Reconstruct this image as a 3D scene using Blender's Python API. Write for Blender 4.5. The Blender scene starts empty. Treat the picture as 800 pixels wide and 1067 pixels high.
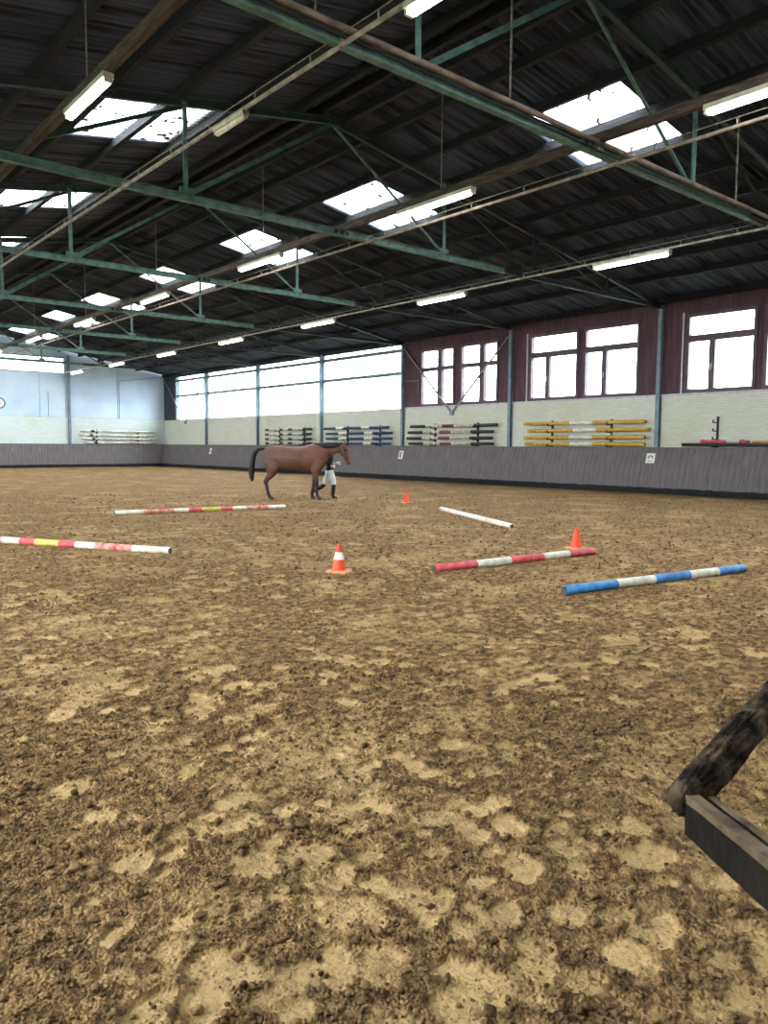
import bpy, bmesh, math, random
import numpy as np
from mathutils import Vector, Matrix

# ------------------------------------------------------------------ camera, sky, exposure
scn = bpy.context.scene
col = scn.collection
H_CAM = 1.6
F_PX, YAW, PITCH, ROLL = 800.96, 40.256, -4.9, 0.357
_y, _p, _r = map(math.radians, (YAW, PITCH, ROLL))
FW = Vector((math.sin(_y)*math.cos(_p), math.cos(_y)*math.cos(_p), math.sin(_p)))
RT0 = Vector((math.cos(_y), -math.sin(_y), 0)); UP0 = RT0.cross(FW)
RT = RT0*math.cos(_r) + UP0*math.sin(_r); UP = UP0*math.cos(_r) - RT0*math.sin(_r)
cam_d = bpy.data.cameras.new('camera'); cam = bpy.data.objects.new('camera', cam_d); col.objects.link(cam)
cam_d.sensor_fit = 'HORIZONTAL'; cam_d.sensor_width = 36; cam_d.lens = 36*F_PX/800
cam_d.clip_start = .05; cam_d.clip_end = 600
cam.matrix_world = Matrix(((RT.x, UP.x, -FW.x, 0), (RT.y, UP.y, -FW.y, 0), (RT.z, UP.z, -FW.z, H_CAM), (0, 0, 0, 1)))
scn.camera = cam

world = bpy.data.worlds.new('overcast_sky'); scn.world = world; world.use_nodes = True
_bg = world.node_tree.nodes['Background']
_bg.inputs[0].default_value = (.90, .96, 1.0, 1); _bg.inputs[1].default_value = 5.0
vs = scn.view_settings
vs.view_transform = 'Standard'; vs.look = 'None'; vs.gamma = 1; vs.use_curve_mapping = False
vs.exposure = 2.25
LAMP = 5.0

# ------------------------------------------------------------------ measured dimensions (metres)
W = 25.09                 # inner face of the window wall
B = 6.778                 # bay
YA = 14.62                # truss 2
T = lambda i: YA + (i-2)*B
LEN = T(8)                # far end wall
NEAR = T(-1)
XR = 10.776               # ridge
XL = 2*XR - W
ZR = 8.938; SL = .1708    # rafter line at the ridge, roof slope
ZC = 6.5                  # bottom chord
ROOF_OFF = .32
def zraf(x): return ZR - SL*abs(x-XR)
def zroof(x): return zraf(x) + ROOF_OFF
ZS = 3.41                 # top of the white brickwork

R = random.Random(7)
NP = np.random.RandomState(11)

# ------------------------------------------------------------------ helpers
def lin(c):
    c = c/255.
    return c/12.92 if c <= .04045 else ((c+.055)/1.055)**2.4
def C(r, g, b): return (lin(r), lin(g), lin(b), 1)

def tag(o, label=None, cat=None, group=None, kind=None):
    if label: o['label'] = label
    if cat: o['category'] = cat
    if group: o['group'] = group
    if kind: o['kind'] = kind
    return o
def thing(name, label=None, cat=None, loc=(0, 0, 0), rotz=0, group=None, kind=None):
    o = bpy.data.objects.new(name, None); col.objects.link(o)
    o.empty_display_size = .1
    o.location = loc; o.rotation_euler = (0, 0, rotz)
    return tag(o, label, cat, group, kind)
def link(name, me, parent=None, loc=None):
    o = bpy.data.objects.new(name, me); col.objects.link(o)
    if parent is not None: o.parent = parent
    if loc is not None: o.location = loc
    return o
def copy_tree(o, parent=None):
    c = o.copy(); col.objects.link(c); c.parent = parent
    for ch in list(o.children): copy_tree(ch, c)
    return c

class MB:
    """collects shapes for one mesh; off is subtracted from every vertex"""
    def __init__(s, off=(0, 0, 0)): s.v = []; s.f = []; s.o = Vector(off); s.sm = []
    def add(s, vs_, fs, smooth=False):
        n = len(s.v); s.v += [tuple(Vector(p)-s.o) for p in vs_]; s.f += [tuple(n+i for i in f) for f in fs]; s.sm += [smooth]*len(fs)
        return s
    def box(s, x0, x1, y0, y1, z0, z1):
        return s.add([(x, y, z) for z in (z0, z1) for y in (y0, y1) for x in (x0, x1)],
                     [(0, 2, 3, 1), (4, 5, 7, 6), (0, 1, 5, 4), (2, 6, 7, 3), (0, 4, 6, 2), (1, 3, 7, 5)])
    def bar(s, a, b, w, h, up=(0, 0, 1)):
        a = Vector(a); b = Vector(b); d = (b-a).normalized(); u = Vector(up)
        sd = d.cross(u)
        if sd.length < 1e-4: sd = d.cross(Vector((0, 1, 0)))
        sd.normalize(); u = sd.cross(d).normalized()
        vs_ = [p + sd*(w/2*i) + u*(h/2*j) for p in (a, b) for (i, j) in ((-1, -1), (1, -1), (1, 1), (-1, 1))]
        return s.add(vs_, [(0, 1, 2, 3), (7, 6, 5, 4), (0, 4, 5, 1), (1, 5, 6, 2), (2, 6, 7, 3), (3, 7, 4, 0)])
    def angle(s, a, b, w, h, t, up=(0, 0, 1)):
        """L shaped steel section between two points"""
        a = Vector(a); b = Vector(b); d = (b-a).normalized(); u = Vector(up); sd = d.cross(u)
        if sd.length < 1e-4: sd = d.cross(Vector((0, 1, 0)))
        sd.normalize(); u = sd.cross(d).normalized()
        s.bar(a, b, t, h, up)
        o = sd*(w/2) - u*(h/2-t/2)
        return s.bar(a+o, b+o, w, t, up)
    def ibeam(s, a, b, w, h, t, up=(0, 0, 1)):
        a = Vector(a); b = Vector(b); d = (b-a).normalized(); u = Vector(up); sd = d.cross(u)
        if sd.length < 1e-4: sd = d.cross(Vector((0, 1, 0)))
        sd.normalize(); u = sd.cross(d).normalized()
        s.bar(a, b, t, h-2*t, up)
        for q in (-1, 1): s.bar(a+u*q*(h/2-t/2), b+u*q*(h/2-t/2), w, t, up)
        return s
    def tube(s, pts, r, n=8, cap=True):
        pts = [Vector(p) for p in pts]; rr = r if isinstance(r, (list, tuple)) else [r]*len(pts)
        vs_ = []; fs = []; prev = None
        for i, p in enumerate(pts):
            d = (pts[min(i+1, len(pts)-1)] - pts[max(i-1, 0)]).normalized()
            if prev is None:
                a = d.cross(Vector((0, 0, 1)))
                if a.length < 1e-3: a = d.cross(Vector((0, 1, 0)))
            else: a = prev - d*prev.dot(d)
            a.normalize(); prev = a; b = d.cross(a)
            vs_ += [p + (a*math.cos(t)+b*math.sin(t))*rr[i] for t in (2*math.pi*k/n for k in range(n))]
        for i in range(len(pts)-1):
            for k in range(n): fs.append((i*n+k, i*n+(k+1) % n, (i+1)*n+(k+1) % n, (i+1)*n+k))
        s.add(vs_, fs, True)
        if cap:
            m = (len(pts)-1)*n
            s.add(vs_[:n], [tuple(range(n))[::-1]]); s.add(vs_[m:], [tuple(range(n))])
        return s
    def mesh(s, name):
        me = bpy.data.meshes.new(name); me.from_pydata(s.v, [], s.f)
        me.polygons.foreach_set('use_smooth', s.sm); me.update(); return me
    def build(s, name, mat, parent=None, loc=None):
        me = s.mesh(name); me.materials.append(mat); return link(name, me, parent, loc)

# ------------------------------------------------------------------ materials
def mat(name, c1, c2=None, scale=6., rough=.8, bump=0., bscale=None, detail=6, metallic=0, stretch=(1, 1, 1), lo=.35, hi=.65, spec=.3):
    m = bpy.data.materials.new(name); m.use_nodes = True; nt = m.node_tree; N = nt.nodes; Lk = nt.links
    bs = N['Principled BSDF']; bs.inputs['Roughness'].default_value = rough; bs.inputs['Metallic'].default_value = metallic
    bs.inputs['Specular IOR Level'].default_value = spec
    bs.inputs['Base Color'].default_value = c1
    if c2 is None and not bump: return m
    tc = N.new('ShaderNodeTexCoord'); mp = N.new('ShaderNodeMapping'); mp.inputs['Scale'].default_value = stretch
    Lk.new(tc.outputs['Object'], mp.inputs[0])
    if c2 is not None:
        nz = N.new('ShaderNodeTexNoise'); nz.inputs['Scale'].default_value = scale; nz.inputs['Detail'].default_value = detail
        Lk.new(mp.outputs[0], nz.inputs['Vector'])
        rp = N.new('ShaderNodeValToRGB'); rp.color_ramp.elements[0].position = lo; rp.color_ramp.elements[1].position = hi
        rp.color_ramp.elements[0].color = c1; rp.color_ramp.elements[1].color = c2
        Lk.new(nz.outputs['Fac'], rp.inputs[0]); Lk.new(rp.outputs[0], bs.inputs['Base Color'])
    if bump:
        nb = N.new('ShaderNodeTexNoise'); nb.inputs['Scale'].default_value = bscale or scale*3; nb.inputs['Detail'].default_value = 5
        Lk.new(mp.outputs[0], nb.inputs['Vector'])
        bp = N.new('ShaderNodeBump'); bp.inputs['Strength'].default_value = bump; bp.inputs['Distance'].default_value = .02
        Lk.new(nb.outputs['Fac'], bp.inputs['Height']); Lk.new(bp.outputs[0], bs.inputs['Normal'])
    return m
def emat(name, c, s):
    m = bpy.data.materials.new(name); m.use_nodes = True; b = m.node_tree.nodes['Principled BSDF']
    b.inputs['Base Color'].default_value = c; b.inputs['Emission Color'].default_value = c; b.inputs['Emission Strength'].default_value = s
    return m
def glass_mat(name, tint, gloss=.06):
    m = bpy.data.materials.new(name); m.use_nodes = True; nt = m.node_tree; nt.nodes.clear()
    o = nt.nodes.new('ShaderNodeOutputMaterial'); mx = nt.nodes.new('ShaderNodeMixShader'); t = nt.nodes.new('ShaderNodeBsdfTransparent'); g = nt.nodes.new('ShaderNodeBsdfGlossy')
    t.inputs[0].default_value = tint; g.inputs['Roughness'].default_value = .05; mx.inputs[0].default_value = gloss
    nt.links.new(t.outputs[0], mx.inputs[1]); nt.links.new(g.outputs[0], mx.inputs[2]); nt.links.new(mx.outputs[0], o.inputs[0])
    return m
def skylight_mat():
    """clear weathered corrugated sheet with leaf litter and moss lying on it"""
    m = bpy.data.materials.new('skylight_sheet'); m.use_nodes = True; nt = m.node_tree; nt.nodes.clear(); N = nt.nodes.new; Lk = nt.links.new
    o = N('ShaderNodeOutputMaterial'); t = N('ShaderNodeBsdfTransparent'); tr = N('ShaderNodeBsdfTranslucent'); d = N('ShaderNodeBsdfDiffuse')
    t.inputs[0].default_value = (.9, .92, .9, 1); tr.inputs[0].default_value = (.85, .87, .85, 1); d.inputs[0].default_value = C(52, 44, 34)
    m1 = N('ShaderNodeMixShader'); m1.inputs[0].default_value = .35; Lk(t.outputs[0], m1.inputs[1]); Lk(tr.outputs[0], m1.inputs[2])
    g = N('ShaderNodeNewGeometry'); nz = N('ShaderNodeTexNoise'); nz.inputs['Scale'].default_value = 4.5; nz.inputs['Detail'].default_value = 4
    Lk(g.outputs['Position'], nz.inputs['Vector'])
    r = N('ShaderNodeValToRGB'); r.color_ramp.elements[0].position = .61; r.color_ramp.elements[1].position = .63
    Lk(nz.outputs['Fac'], r.inputs[0])
    m2 = N('ShaderNodeMixShader'); Lk(r.outputs[0], m2.inputs[0]); Lk(m1.outputs[0], m2.inputs[1]); Lk(d.outputs[0], m2.inputs[2])
    Lk(m2.outputs[0], o.inputs[0]); return m
def brick_mat(name, base, axis, stain):
    m = mat(name, base, None, rough=.85); nt = m.node_tree; N = nt.nodes.new; Lk = nt.links.new; bs = nt.nodes['Principled BSDF']
    g = N('ShaderNodeNewGeometry'); sp = N('ShaderNodeSeparateXYZ'); cb = N('ShaderNodeCombineXYZ'); Lk(g.outputs['Position'], sp.inputs[0])
    Lk(sp.outputs[axis], cb.inputs[0]); Lk(sp.outputs[2], cb.inputs[1])
    br = N('ShaderNodeTexBrick'); Lk(cb.outputs[0], br.inputs['Vector']); br.inputs['Scale'].default_value = 1
    br.inputs['Brick Width'].default_value = .25; br.inputs['Row Height'].default_value = .083; br.inputs['Mortar Size'].default_value = .008; br.inputs['Mortar Smooth'].default_value = .3
    b2 = tuple(v*.9 for v in base[:3])+(1,); b3 = tuple(v*.74 for v in base[:3])+(1,)
    br.inputs['Color1'].default_value = base; br.inputs['Color2'].default_value = b2; br.inputs['Mortar'].default_value = b3
    nz = N('ShaderNodeTexNoise'); nz.inputs['Scale'].default_value = .55; nz.inputs['Detail'].default_value = 5; Lk(g.outputs['Position'], nz.inputs['Vector'])
    r = N('ShaderNodeValToRGB'); r.color_ramp.elements[0].position = .5; r.color_ramp.elements[1].position = .75; Lk(nz.outputs['Fac'], r.inputs[0])
    r.color_ramp.elements[0].color = (1, 1, 1, 1); r.color_ramp.elements[1].color = stain
    mx = N('ShaderNodeMix'); mx.data_type = 'RGBA'; mx.blend_type = 'MULTIPLY'; mx.inputs[0].default_value = 1
    Lk(br.outputs['Color'], mx.inputs[6]); Lk(r.outputs[0], mx.inputs[7]); Lk(mx.outputs[2], bs.inputs['Base Color'])
    bp = N('ShaderNodeBump'); bp.inputs['Strength'].default_value = .5; bp.inputs['Distance'].default_value = .01; bp.invert = True
    Lk(br.outputs['Fac'], bp.inputs['Height']); Lk(bp.outputs[0], bs.inputs['Normal'])
    return m

M = {}
M['green'] = mat('green_painted_steel', C(98, 132, 126), C(62, 86, 84), 5, .55, .2, detail=8, lo=.4, hi=.72)
M['rafter_green'] = mat('dark_green_steel', C(52, 74, 68), C(36, 50, 48), 5, .6)
M['steel'] = mat('dark_grey_steel', C(58, 64, 70), C(42, 46, 52), 6, .6)
M['post'] = mat('blue_grey_steel', C(126, 142, 152), C(104, 118, 128), 4, .55)
M['roof'] = mat('fibre_cement_sheet', C(82, 90, 110), C(36, 40, 52), 3.2, .9, .1, 30, stretch=(.12, 3.4, .12))  # slope-wise streaks put the light and shade of the ribs into the colour
M['purlin'] = mat('dark_timber', C(38, 39, 45), C(24, 25, 30), 3, .85, .3, stretch=(6, .7, 6))
M['beam'] = mat('brown_timber', C(88, 76, 68), C(52, 44, 40), 4, .8, .4, stretch=(5, .6, 5))
M['pipe'] = mat('pale_pipe', C(168, 158, 146), C(116, 106, 98), 5, .5)
M['brown_pipe'] = mat('brown_pipe', C(142, 124, 112), C(96, 84, 78), 4, .5)
M['wire'] = mat('dusty_wire', C(150, 148, 142), C(96, 94, 90), 20, .6)
M['brick_r'] = brick_mat('white_painted_brick', C(206, 206, 191), 1, (.92, .90, .80, 1))
M['brick_e'] = brick_mat('pale_painted_brick', C(208, 216, 213), 0, (.86, .95, .72, 1))
M['panel_e'] = mat('pale_blue_cladding', C(194, 210, 226), C(172, 191, 212), .6, .6, .1, 3)
M['maroon'] = mat('maroon_painted_boards', C(86, 60, 68), C(68, 47, 55), 1.5, .7, .2, stretch=(1, 6, .6))
M['frame'] = mat('brown_purple_window_frame', C(92, 72, 82), C(74, 58, 68), 3, .5)
M['trimpale'] = mat('pale_edge_strip', C(196, 194, 196), C(170, 168, 172), 5, .6)
M['glass'] = glass_mat('window_glass', (.92, .95, .96, 1))
M['sky'] = skylight_mat()
M['kick'] = mat('grey_brown_boards', C(116, 107, 107), C(88, 82, 83), 2.5, .75, .2, stretch=(2, 5, .5), detail=8, lo=.28, hi=.72)
M['tar'] = mat('black_tarred_board', C(26, 27, 32), C(16, 17, 20), 4, .8)  # black stands in for the shadow in the gap under the kickboards
M['black'] = mat('black_iron', C(34, 32, 32), C(24, 23, 24), 10, .5)
M['white'] = mat('white_paint', C(232, 228, 216), C(196, 190, 172), 7, .55, .1)
M['plainwhite'] = mat('white_board', C(236, 236, 228), C(214, 214, 206), 14, .5)
M['lampbody'] = mat('lamp_housing', C(196, 192, 176), C(168, 162, 146), 6, .5)
M['tube'] = emat('lit_lamp_lens', (1, .95, .82, 1), LAMP)
M['tube_off'] = mat('unlit_lamp_lens', C(214, 206, 188), C(190, 182, 164), 6, .4)
M['ground_out'] = mat('outside_ground', C(110, 112, 96), C(88, 96, 72), .3, .95)
M['concrete'] = mat('grey_render', C(150, 148, 142), C(124, 122, 118), .8, .9)
for k, a, b_ in (('red', (220, 98, 102), (190, 70, 76)), ('blue', (80, 148, 206), (50, 112, 172)), ('navy', (52, 74, 104), (40, 56, 80)), ('yellow', (206, 164, 70), (176, 134, 52)),
                 ('lemon', (222, 206, 104), (190, 172, 80)), ('dark', (52, 52, 56), (38, 38, 42)), ('mar', (122, 58, 62), (96, 44, 50)), ('pink', (214, 160, 140), (226, 214, 196)),
                 ('dirty', (216, 210, 196), (150, 140, 124)), ('fadedred', (190, 76, 66), (214, 176, 160)), ('teal', (44, 62, 64), (34, 46, 50))):
    M[k] = mat('paint_'+k, C(*a), C(*b_), 9, .5, .1, detail=8)
M['grain'] = mat('grey_end_grain', C(96, 92, 82), C(60, 56, 50), 60, .9)
M['cup'] = mat('red_plastic', C(196, 60, 66), C(170, 48, 56), 8, .45)
M['cone'] = mat('orange_plastic', C(238, 84, 40), C(216, 66, 30), 8, .45)
M['cone_base'] = mat('dusty_orange_plastic', C(226, 160, 116), C(206, 140, 96), 12, .6)
M['leafgreen'] = mat('tree_leaves', C(92, 116, 70), C(66, 92, 48), 4, .8)
M['bark'] = mat('tree_bark', C(92, 78, 62), C(70, 58, 46), 6, .9)
M['log'] = mat('weathered_dark_log', C(30, 25, 20), C(112, 94, 72), 16, .9, 1., 40, stretch=(1, 1, 1), detail=10, lo=.42, hi=.7, spec=.08)
M['lath'] = mat('worn_pale_lath', C(112, 95, 73), C(64, 53, 41), 14, .9, .6, 30, detail=10, spec=.1)  # pale tone stands for the light along the timber's top
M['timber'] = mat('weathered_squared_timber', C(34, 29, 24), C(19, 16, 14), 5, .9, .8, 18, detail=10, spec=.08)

# ------------------------------------------------------------------ sand floor
def perlin(x, y, seed):
    xi = np.floor(x).astype(np.int64); yi = np.floor(y).astype(np.int64); xf = x-xi; yf = y-yi
    def g(ix, iy):
        h = (ix*374761393 + iy*668265263 + seed*974711) & 0x7fffffff
        h = ((h ^ (h >> 13))*1274126177) & 0x7fffffff
        return ((h ^ (h >> 16)) & 1023)*(2*np.pi/1024)
    def dot(ix, iy, dx, dy):
        a = g(ix, iy); return np.cos(a)*dx + np.sin(a)*dy
    u = xf*xf*xf*(xf*(xf*6-15)+10); v = yf*yf*yf*(yf*(yf*6-15)+10)
    a = dot(xi, yi, xf, yf); b = dot(xi+1, yi, xf-1, yf); c = dot(xi, yi+1, xf, yf-1); d = dot(xi+1, yi+1, xf-1, yf-1)
    return (a+(b-a)*u)*(1-v) + (c+(d-c)*u)*v      # about -.7 .. .7
def graded(lo, hi, f0, f1, d0, gr, dmax):
    """coordinates, spacing d0 inside f0..f1 and growing outside"""
    mid = list(np.arange(f0, f1, d0)); a = [f1]; d = d0
    while a[-1] < hi: d = min(d*gr, dmax); a.append(a[-1]+d)
    b = [f0-d0]; d = d0
    while b[-1] > lo: d = min(d*1.05, .3); b.append(b[-1]-d)
    a[-1] = hi; b[-1] = lo
    return np.array(b[::-1] + mid + a)
FX0, FX1, FY0, FY1 = XL, W-.02, NEAR, LEN-.02
gx = graded(FX0, FX1, .45, 3.6, .0105, 1.0125, .12)
gy = graded(FY0, FY1, .85, 4.4, .0105, 1.0125, .14)
GX, GY = np.meshgrid(gx, gy)          # rows: y
print('floor grid', GX.shape, GX.size)
rough = (.018*perlin(GX*.9, GY*.9, 1) + .010*perlin(GX*2.6, GY*2.6, 2) + .010*perlin(GX*7, GY*7, 3)
         + .015*np.abs(perlin(GX*13, GY*13, 4)) + .019*np.abs(perlin(GX*24, GY*24, 5)) + .011*perlin(GX*38, GY*38, 6)) + .002
soft = .018*perlin(GX*.9, GY*.9, 1) + .006*perlin(GX*2.6, GY*2.6, 2) + .003*perlin(GX*9, GY*9, 8) + .003
mask = np.zeros_like(GX); crack = np.zeros_like(GX); lip = np.zeros_like(GX)
wx = .022*perlin(GX*8, GY*8, 21) + .012*perlin(GX*24, GY*24, 24); wy = .022*perlin(GX*8, GY*8, 22) + .012*perlin(GX*24, GY*24, 25)
def stamp(cx, cy, ra, rb, ang, deep, strength):
    m_ = max(ra, rb)*1.7+.06
    i0, i1 = np.searchsorted(gx, [cx-m_, cx+m_]); j0, j1 = np.searchsorted(gy, [cy-m_, cy+m_])
    if i1-i0 < 2 or j1-j0 < 2: return
    s = np.s_[j0:j1, i0:i1]
    dx = GX[s]-cx+wx[s]; dy = GY[s]-cy+wy[s]
    ca, sa = math.cos(ang), math.sin(ang)
    r = np.sqrt(((dx*ca+dy*sa)/ra)**2 + ((-dx*sa+dy*ca)/rb)**2)
    w_ = np.clip((1.16-r)/.28, 0, 1); w_ = w_*w_*(3-2*w_)*strength
    mask[s] = np.maximum(mask[s], w_)
    th_ = np.arctan2(-dx*sa+dy*ca, dx*ca+dy*sa)
    shoe = np.exp(-((r-.74)/.11)**2)*(np.abs(th_) < 2.3)*.006*(ra < .1)
    crack[s] = np.maximum(crack[s], deep*w_ + shoe)
    lip[s] = np.maximum(lip[s], np.exp(-((r-1.3)/.2)**2)*deep)
for k in range(4900):
    d = 1.2 + 15*NP.rand()**.8; a = math.radians(42 + NP.uniform(-57, 57))
    x_, y_ = d*math.sin(a), d*math.cos(a)
    big = NP.rand() < .25
    ra = NP.uniform(.07, .115) if big else NP.uniform(.038, .07)
    rb = ra*NP.uniform(.55, .95)
    if perlin(np.array([x_*.7]), np.array([y_*.7]), 31)[0] < -.12 and NP.rand() < .8: continue
    stamp(x_, y_, ra, rb, NP.uniform(0, math.pi), NP.uniform(.001, .010), NP.uniform(.6, 1))
packed_n = np.clip((perlin(GX*.8, GY*.8, 41) + .6*perlin(GX*2.1, GY*2.1, 42) + .5*perlin(GX*5.5, GY*5.5, 43)-.12)*3.2, 0, 1)
pk = np.clip(np.maximum(mask, .45*packed_n)*(1+.5*perlin(GX*16, GY*16, 91)), 0, 1)
fade = 1/(1+np.hypot(GX, GY)/30)
HZ = (rough*(1-mask) + (soft-crack)*mask + lip*.9*(1-mask))*(.55+.45*fade)
edge = np.clip((W-.8-GX)/1.2, 0, 1)
HZ = HZ*np.clip(edge+.15, 0, 1)
def fz(x, y):
    i = np.clip(np.searchsorted(gx, x), 1, len(gx)-1); j = np.clip(np.searchsorted(gy, y), 1, len(gy)-1)
    return HZ[j-1, i-1]
def grid_mesh(name, X, Y_, Z, attr=None):
    ny, nx = X.shape; me = bpy.data.meshes.new(name)
    co = np.stack([X, Y_, Z], -1).reshape(-1, 3).astype(np.float32)
    ii = (np.arange(ny-1)[:, None]*nx + np.arange(nx-1)[None]).ravel()
    q = np.stack([ii, ii+1, ii+nx+1, ii+nx], -1).astype(np.int32); nq = len(q)
    me.vertices.add(len(co)); me.vertices.foreach_set('co', co.ravel())
    me.loops.add(nq*4); me.loops.foreach_set('vertex_index', q.ravel())
    me.polygons.add(nq); me.polygons.foreach_set('loop_start', np.arange(0, nq*4, 4, dtype=np.int32)); me.polygons.foreach_set('loop_total', np.full(nq, 4, np.int32))
    me.polygons.foreach_set('use_smooth', np.ones(nq, bool))
    if attr is not None:
        at = me.attributes.new('packed', 'FLOAT', 'POINT'); at.data.foreach_set('value', attr.ravel().astype(np.float32))
    me.update(calc_edges=True); return me
def sand_mat():
    m = bpy.data.materials.new('arena_sand'); m.use_nodes = True; nt = m.node_tree; N = nt.nodes.new; Lk = nt.links.new; bs = nt.nodes['Principled BSDF']
    bs.inputs['Roughness'].default_value = .95; bs.inputs['Specular IOR Level'].default_value = .1
    g = N('ShaderNodeNewGeometry'); at = N('ShaderNodeAttribute'); at.attribute_name = 'packed'
    def noise(s, d=6):
        n = N('ShaderNodeTexNoise'); n.inputs['Scale'].default_value = s; n.inputs['Detail'].default_value = d; Lk(g.outputs['Position'], n.inputs['Vector']); return n
    n1, n2, n3, n4 = noise(2.2), noise(14), noise(70, 4), noise(.25, 3)
    def ramp(src, a, b, c0=(0, 0, 0, 1), c1=(1, 1, 1, 1)):
        r = N('ShaderNodeValToRGB'); e = r.color_ramp.elements; e[0].position = a; e[1].position = b; e[0].color = c0; e[1].color = c1; Lk(src, r.inputs[0]); return r
    loose = ramp(n2.outputs['Fac'], .38, .62, C(98, 74, 50), C(166, 131, 90))
    pack = ramp(n2.outputs['Fac'], .3, .7, C(174, 142, 98), C(190, 159, 114))
    mx = N('ShaderNodeMix'); mx.data_type = 'RGBA'; Lk(at.outputs['Fac'], mx.inputs[0]); Lk(loose.outputs[0], mx.inputs[6]); Lk(pack.outputs[0], mx.inputs[7])
    sp = ramp(n3.outputs['Fac'], .33, .45, (.45, .42, .4, 1), (1, 1, 1, 1))
    m2 = N('ShaderNodeMix'); m2.data_type = 'RGBA'; m2.blend_type = 'MULTIPLY'; m2.inputs[0].default_value = .7; Lk(mx.outputs[2], m2.inputs[6]); Lk(sp.outputs[0], m2.inputs[7])
    lf = ramp(n1.outputs['Fac'], .35, .65, (.78, .76, .74, 1), (1.08, 1.06, 1.0, 1))
    m3 = N('ShaderNodeMix'); m3.data_type = 'RGBA'; m3.blend_type = 'MULTIPLY'; m3.inputs[0].default_value = .8; Lk(m2.outputs[2], m3.inputs[6]); Lk(lf.outputs[0], m3.inputs[7])
    Lk(m3.outputs[2], bs.inputs['Base Color'])
    ad = N('ShaderNodeMath'); ad.operation = 'ADD'; Lk(n2.outputs['Fac'], ad.inputs[0]); Lk(n3.outputs['Fac'], ad.inputs[1])
    def crumbs(sc):
        v = N('ShaderNodeTexVoronoi'); v.inputs['Scale'].default_value = sc; Lk(g.outputs['Position'], v.inputs['Vector'])
        m_ = N('ShaderNodeMath'); m_.operation = 'SUBTRACT'; m_.inputs[0].default_value = 1; Lk(v.outputs['Distance'], m_.inputs[1]); return m_
    c1, c2 = crumbs(75), crumbs(30)
    cs = N('ShaderNodeMath'); cs.operation = 'ADD'; Lk(c1.outputs[0], cs.inputs[0]); Lk(c2.outputs[0], cs.inputs[1])
    inv = N('ShaderNodeMath'); inv.operation = 'SUBTRACT'; inv.inputs[0].default_value = 1.15; Lk(at.outputs['Fac'], inv.inputs[1])
    lo_ = N('ShaderNodeMath'); lo_.operation = 'MULTIPLY'; Lk(cs.outputs[0], lo_.inputs[0]); Lk(inv.outputs[0], lo_.inputs[1])
    hs = N('ShaderNodeMath'); hs.operation = 'MULTIPLY_ADD'; hs.inputs[1].default_value = .5; Lk(ad.outputs[0], hs.inputs[0]); Lk(lo_.outputs[0], hs.inputs[2])
    bp = N('ShaderNodeBump'); bp.inputs['Strength'].default_value = .9; bp.inputs['Distance'].default_value = .016; Lk(hs.outputs[0], bp.inputs['Height']); Lk(bp.outputs[0], bs.inputs['Normal'])
    return m
M['sand'] = sand_mat()
M['clod'] = mat('dark_soil', C(146, 115, 79), C(86, 65, 45), 9, .95, .6, 60, spec=.1)
fm = grid_mesh('floor', GX, GY, HZ, pk); fm.materials.append(M['sand'])
floor = tag(link('floor', fm), 'brown sand riding surface covered in hoof prints', 'floor', kind='structure')

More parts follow.
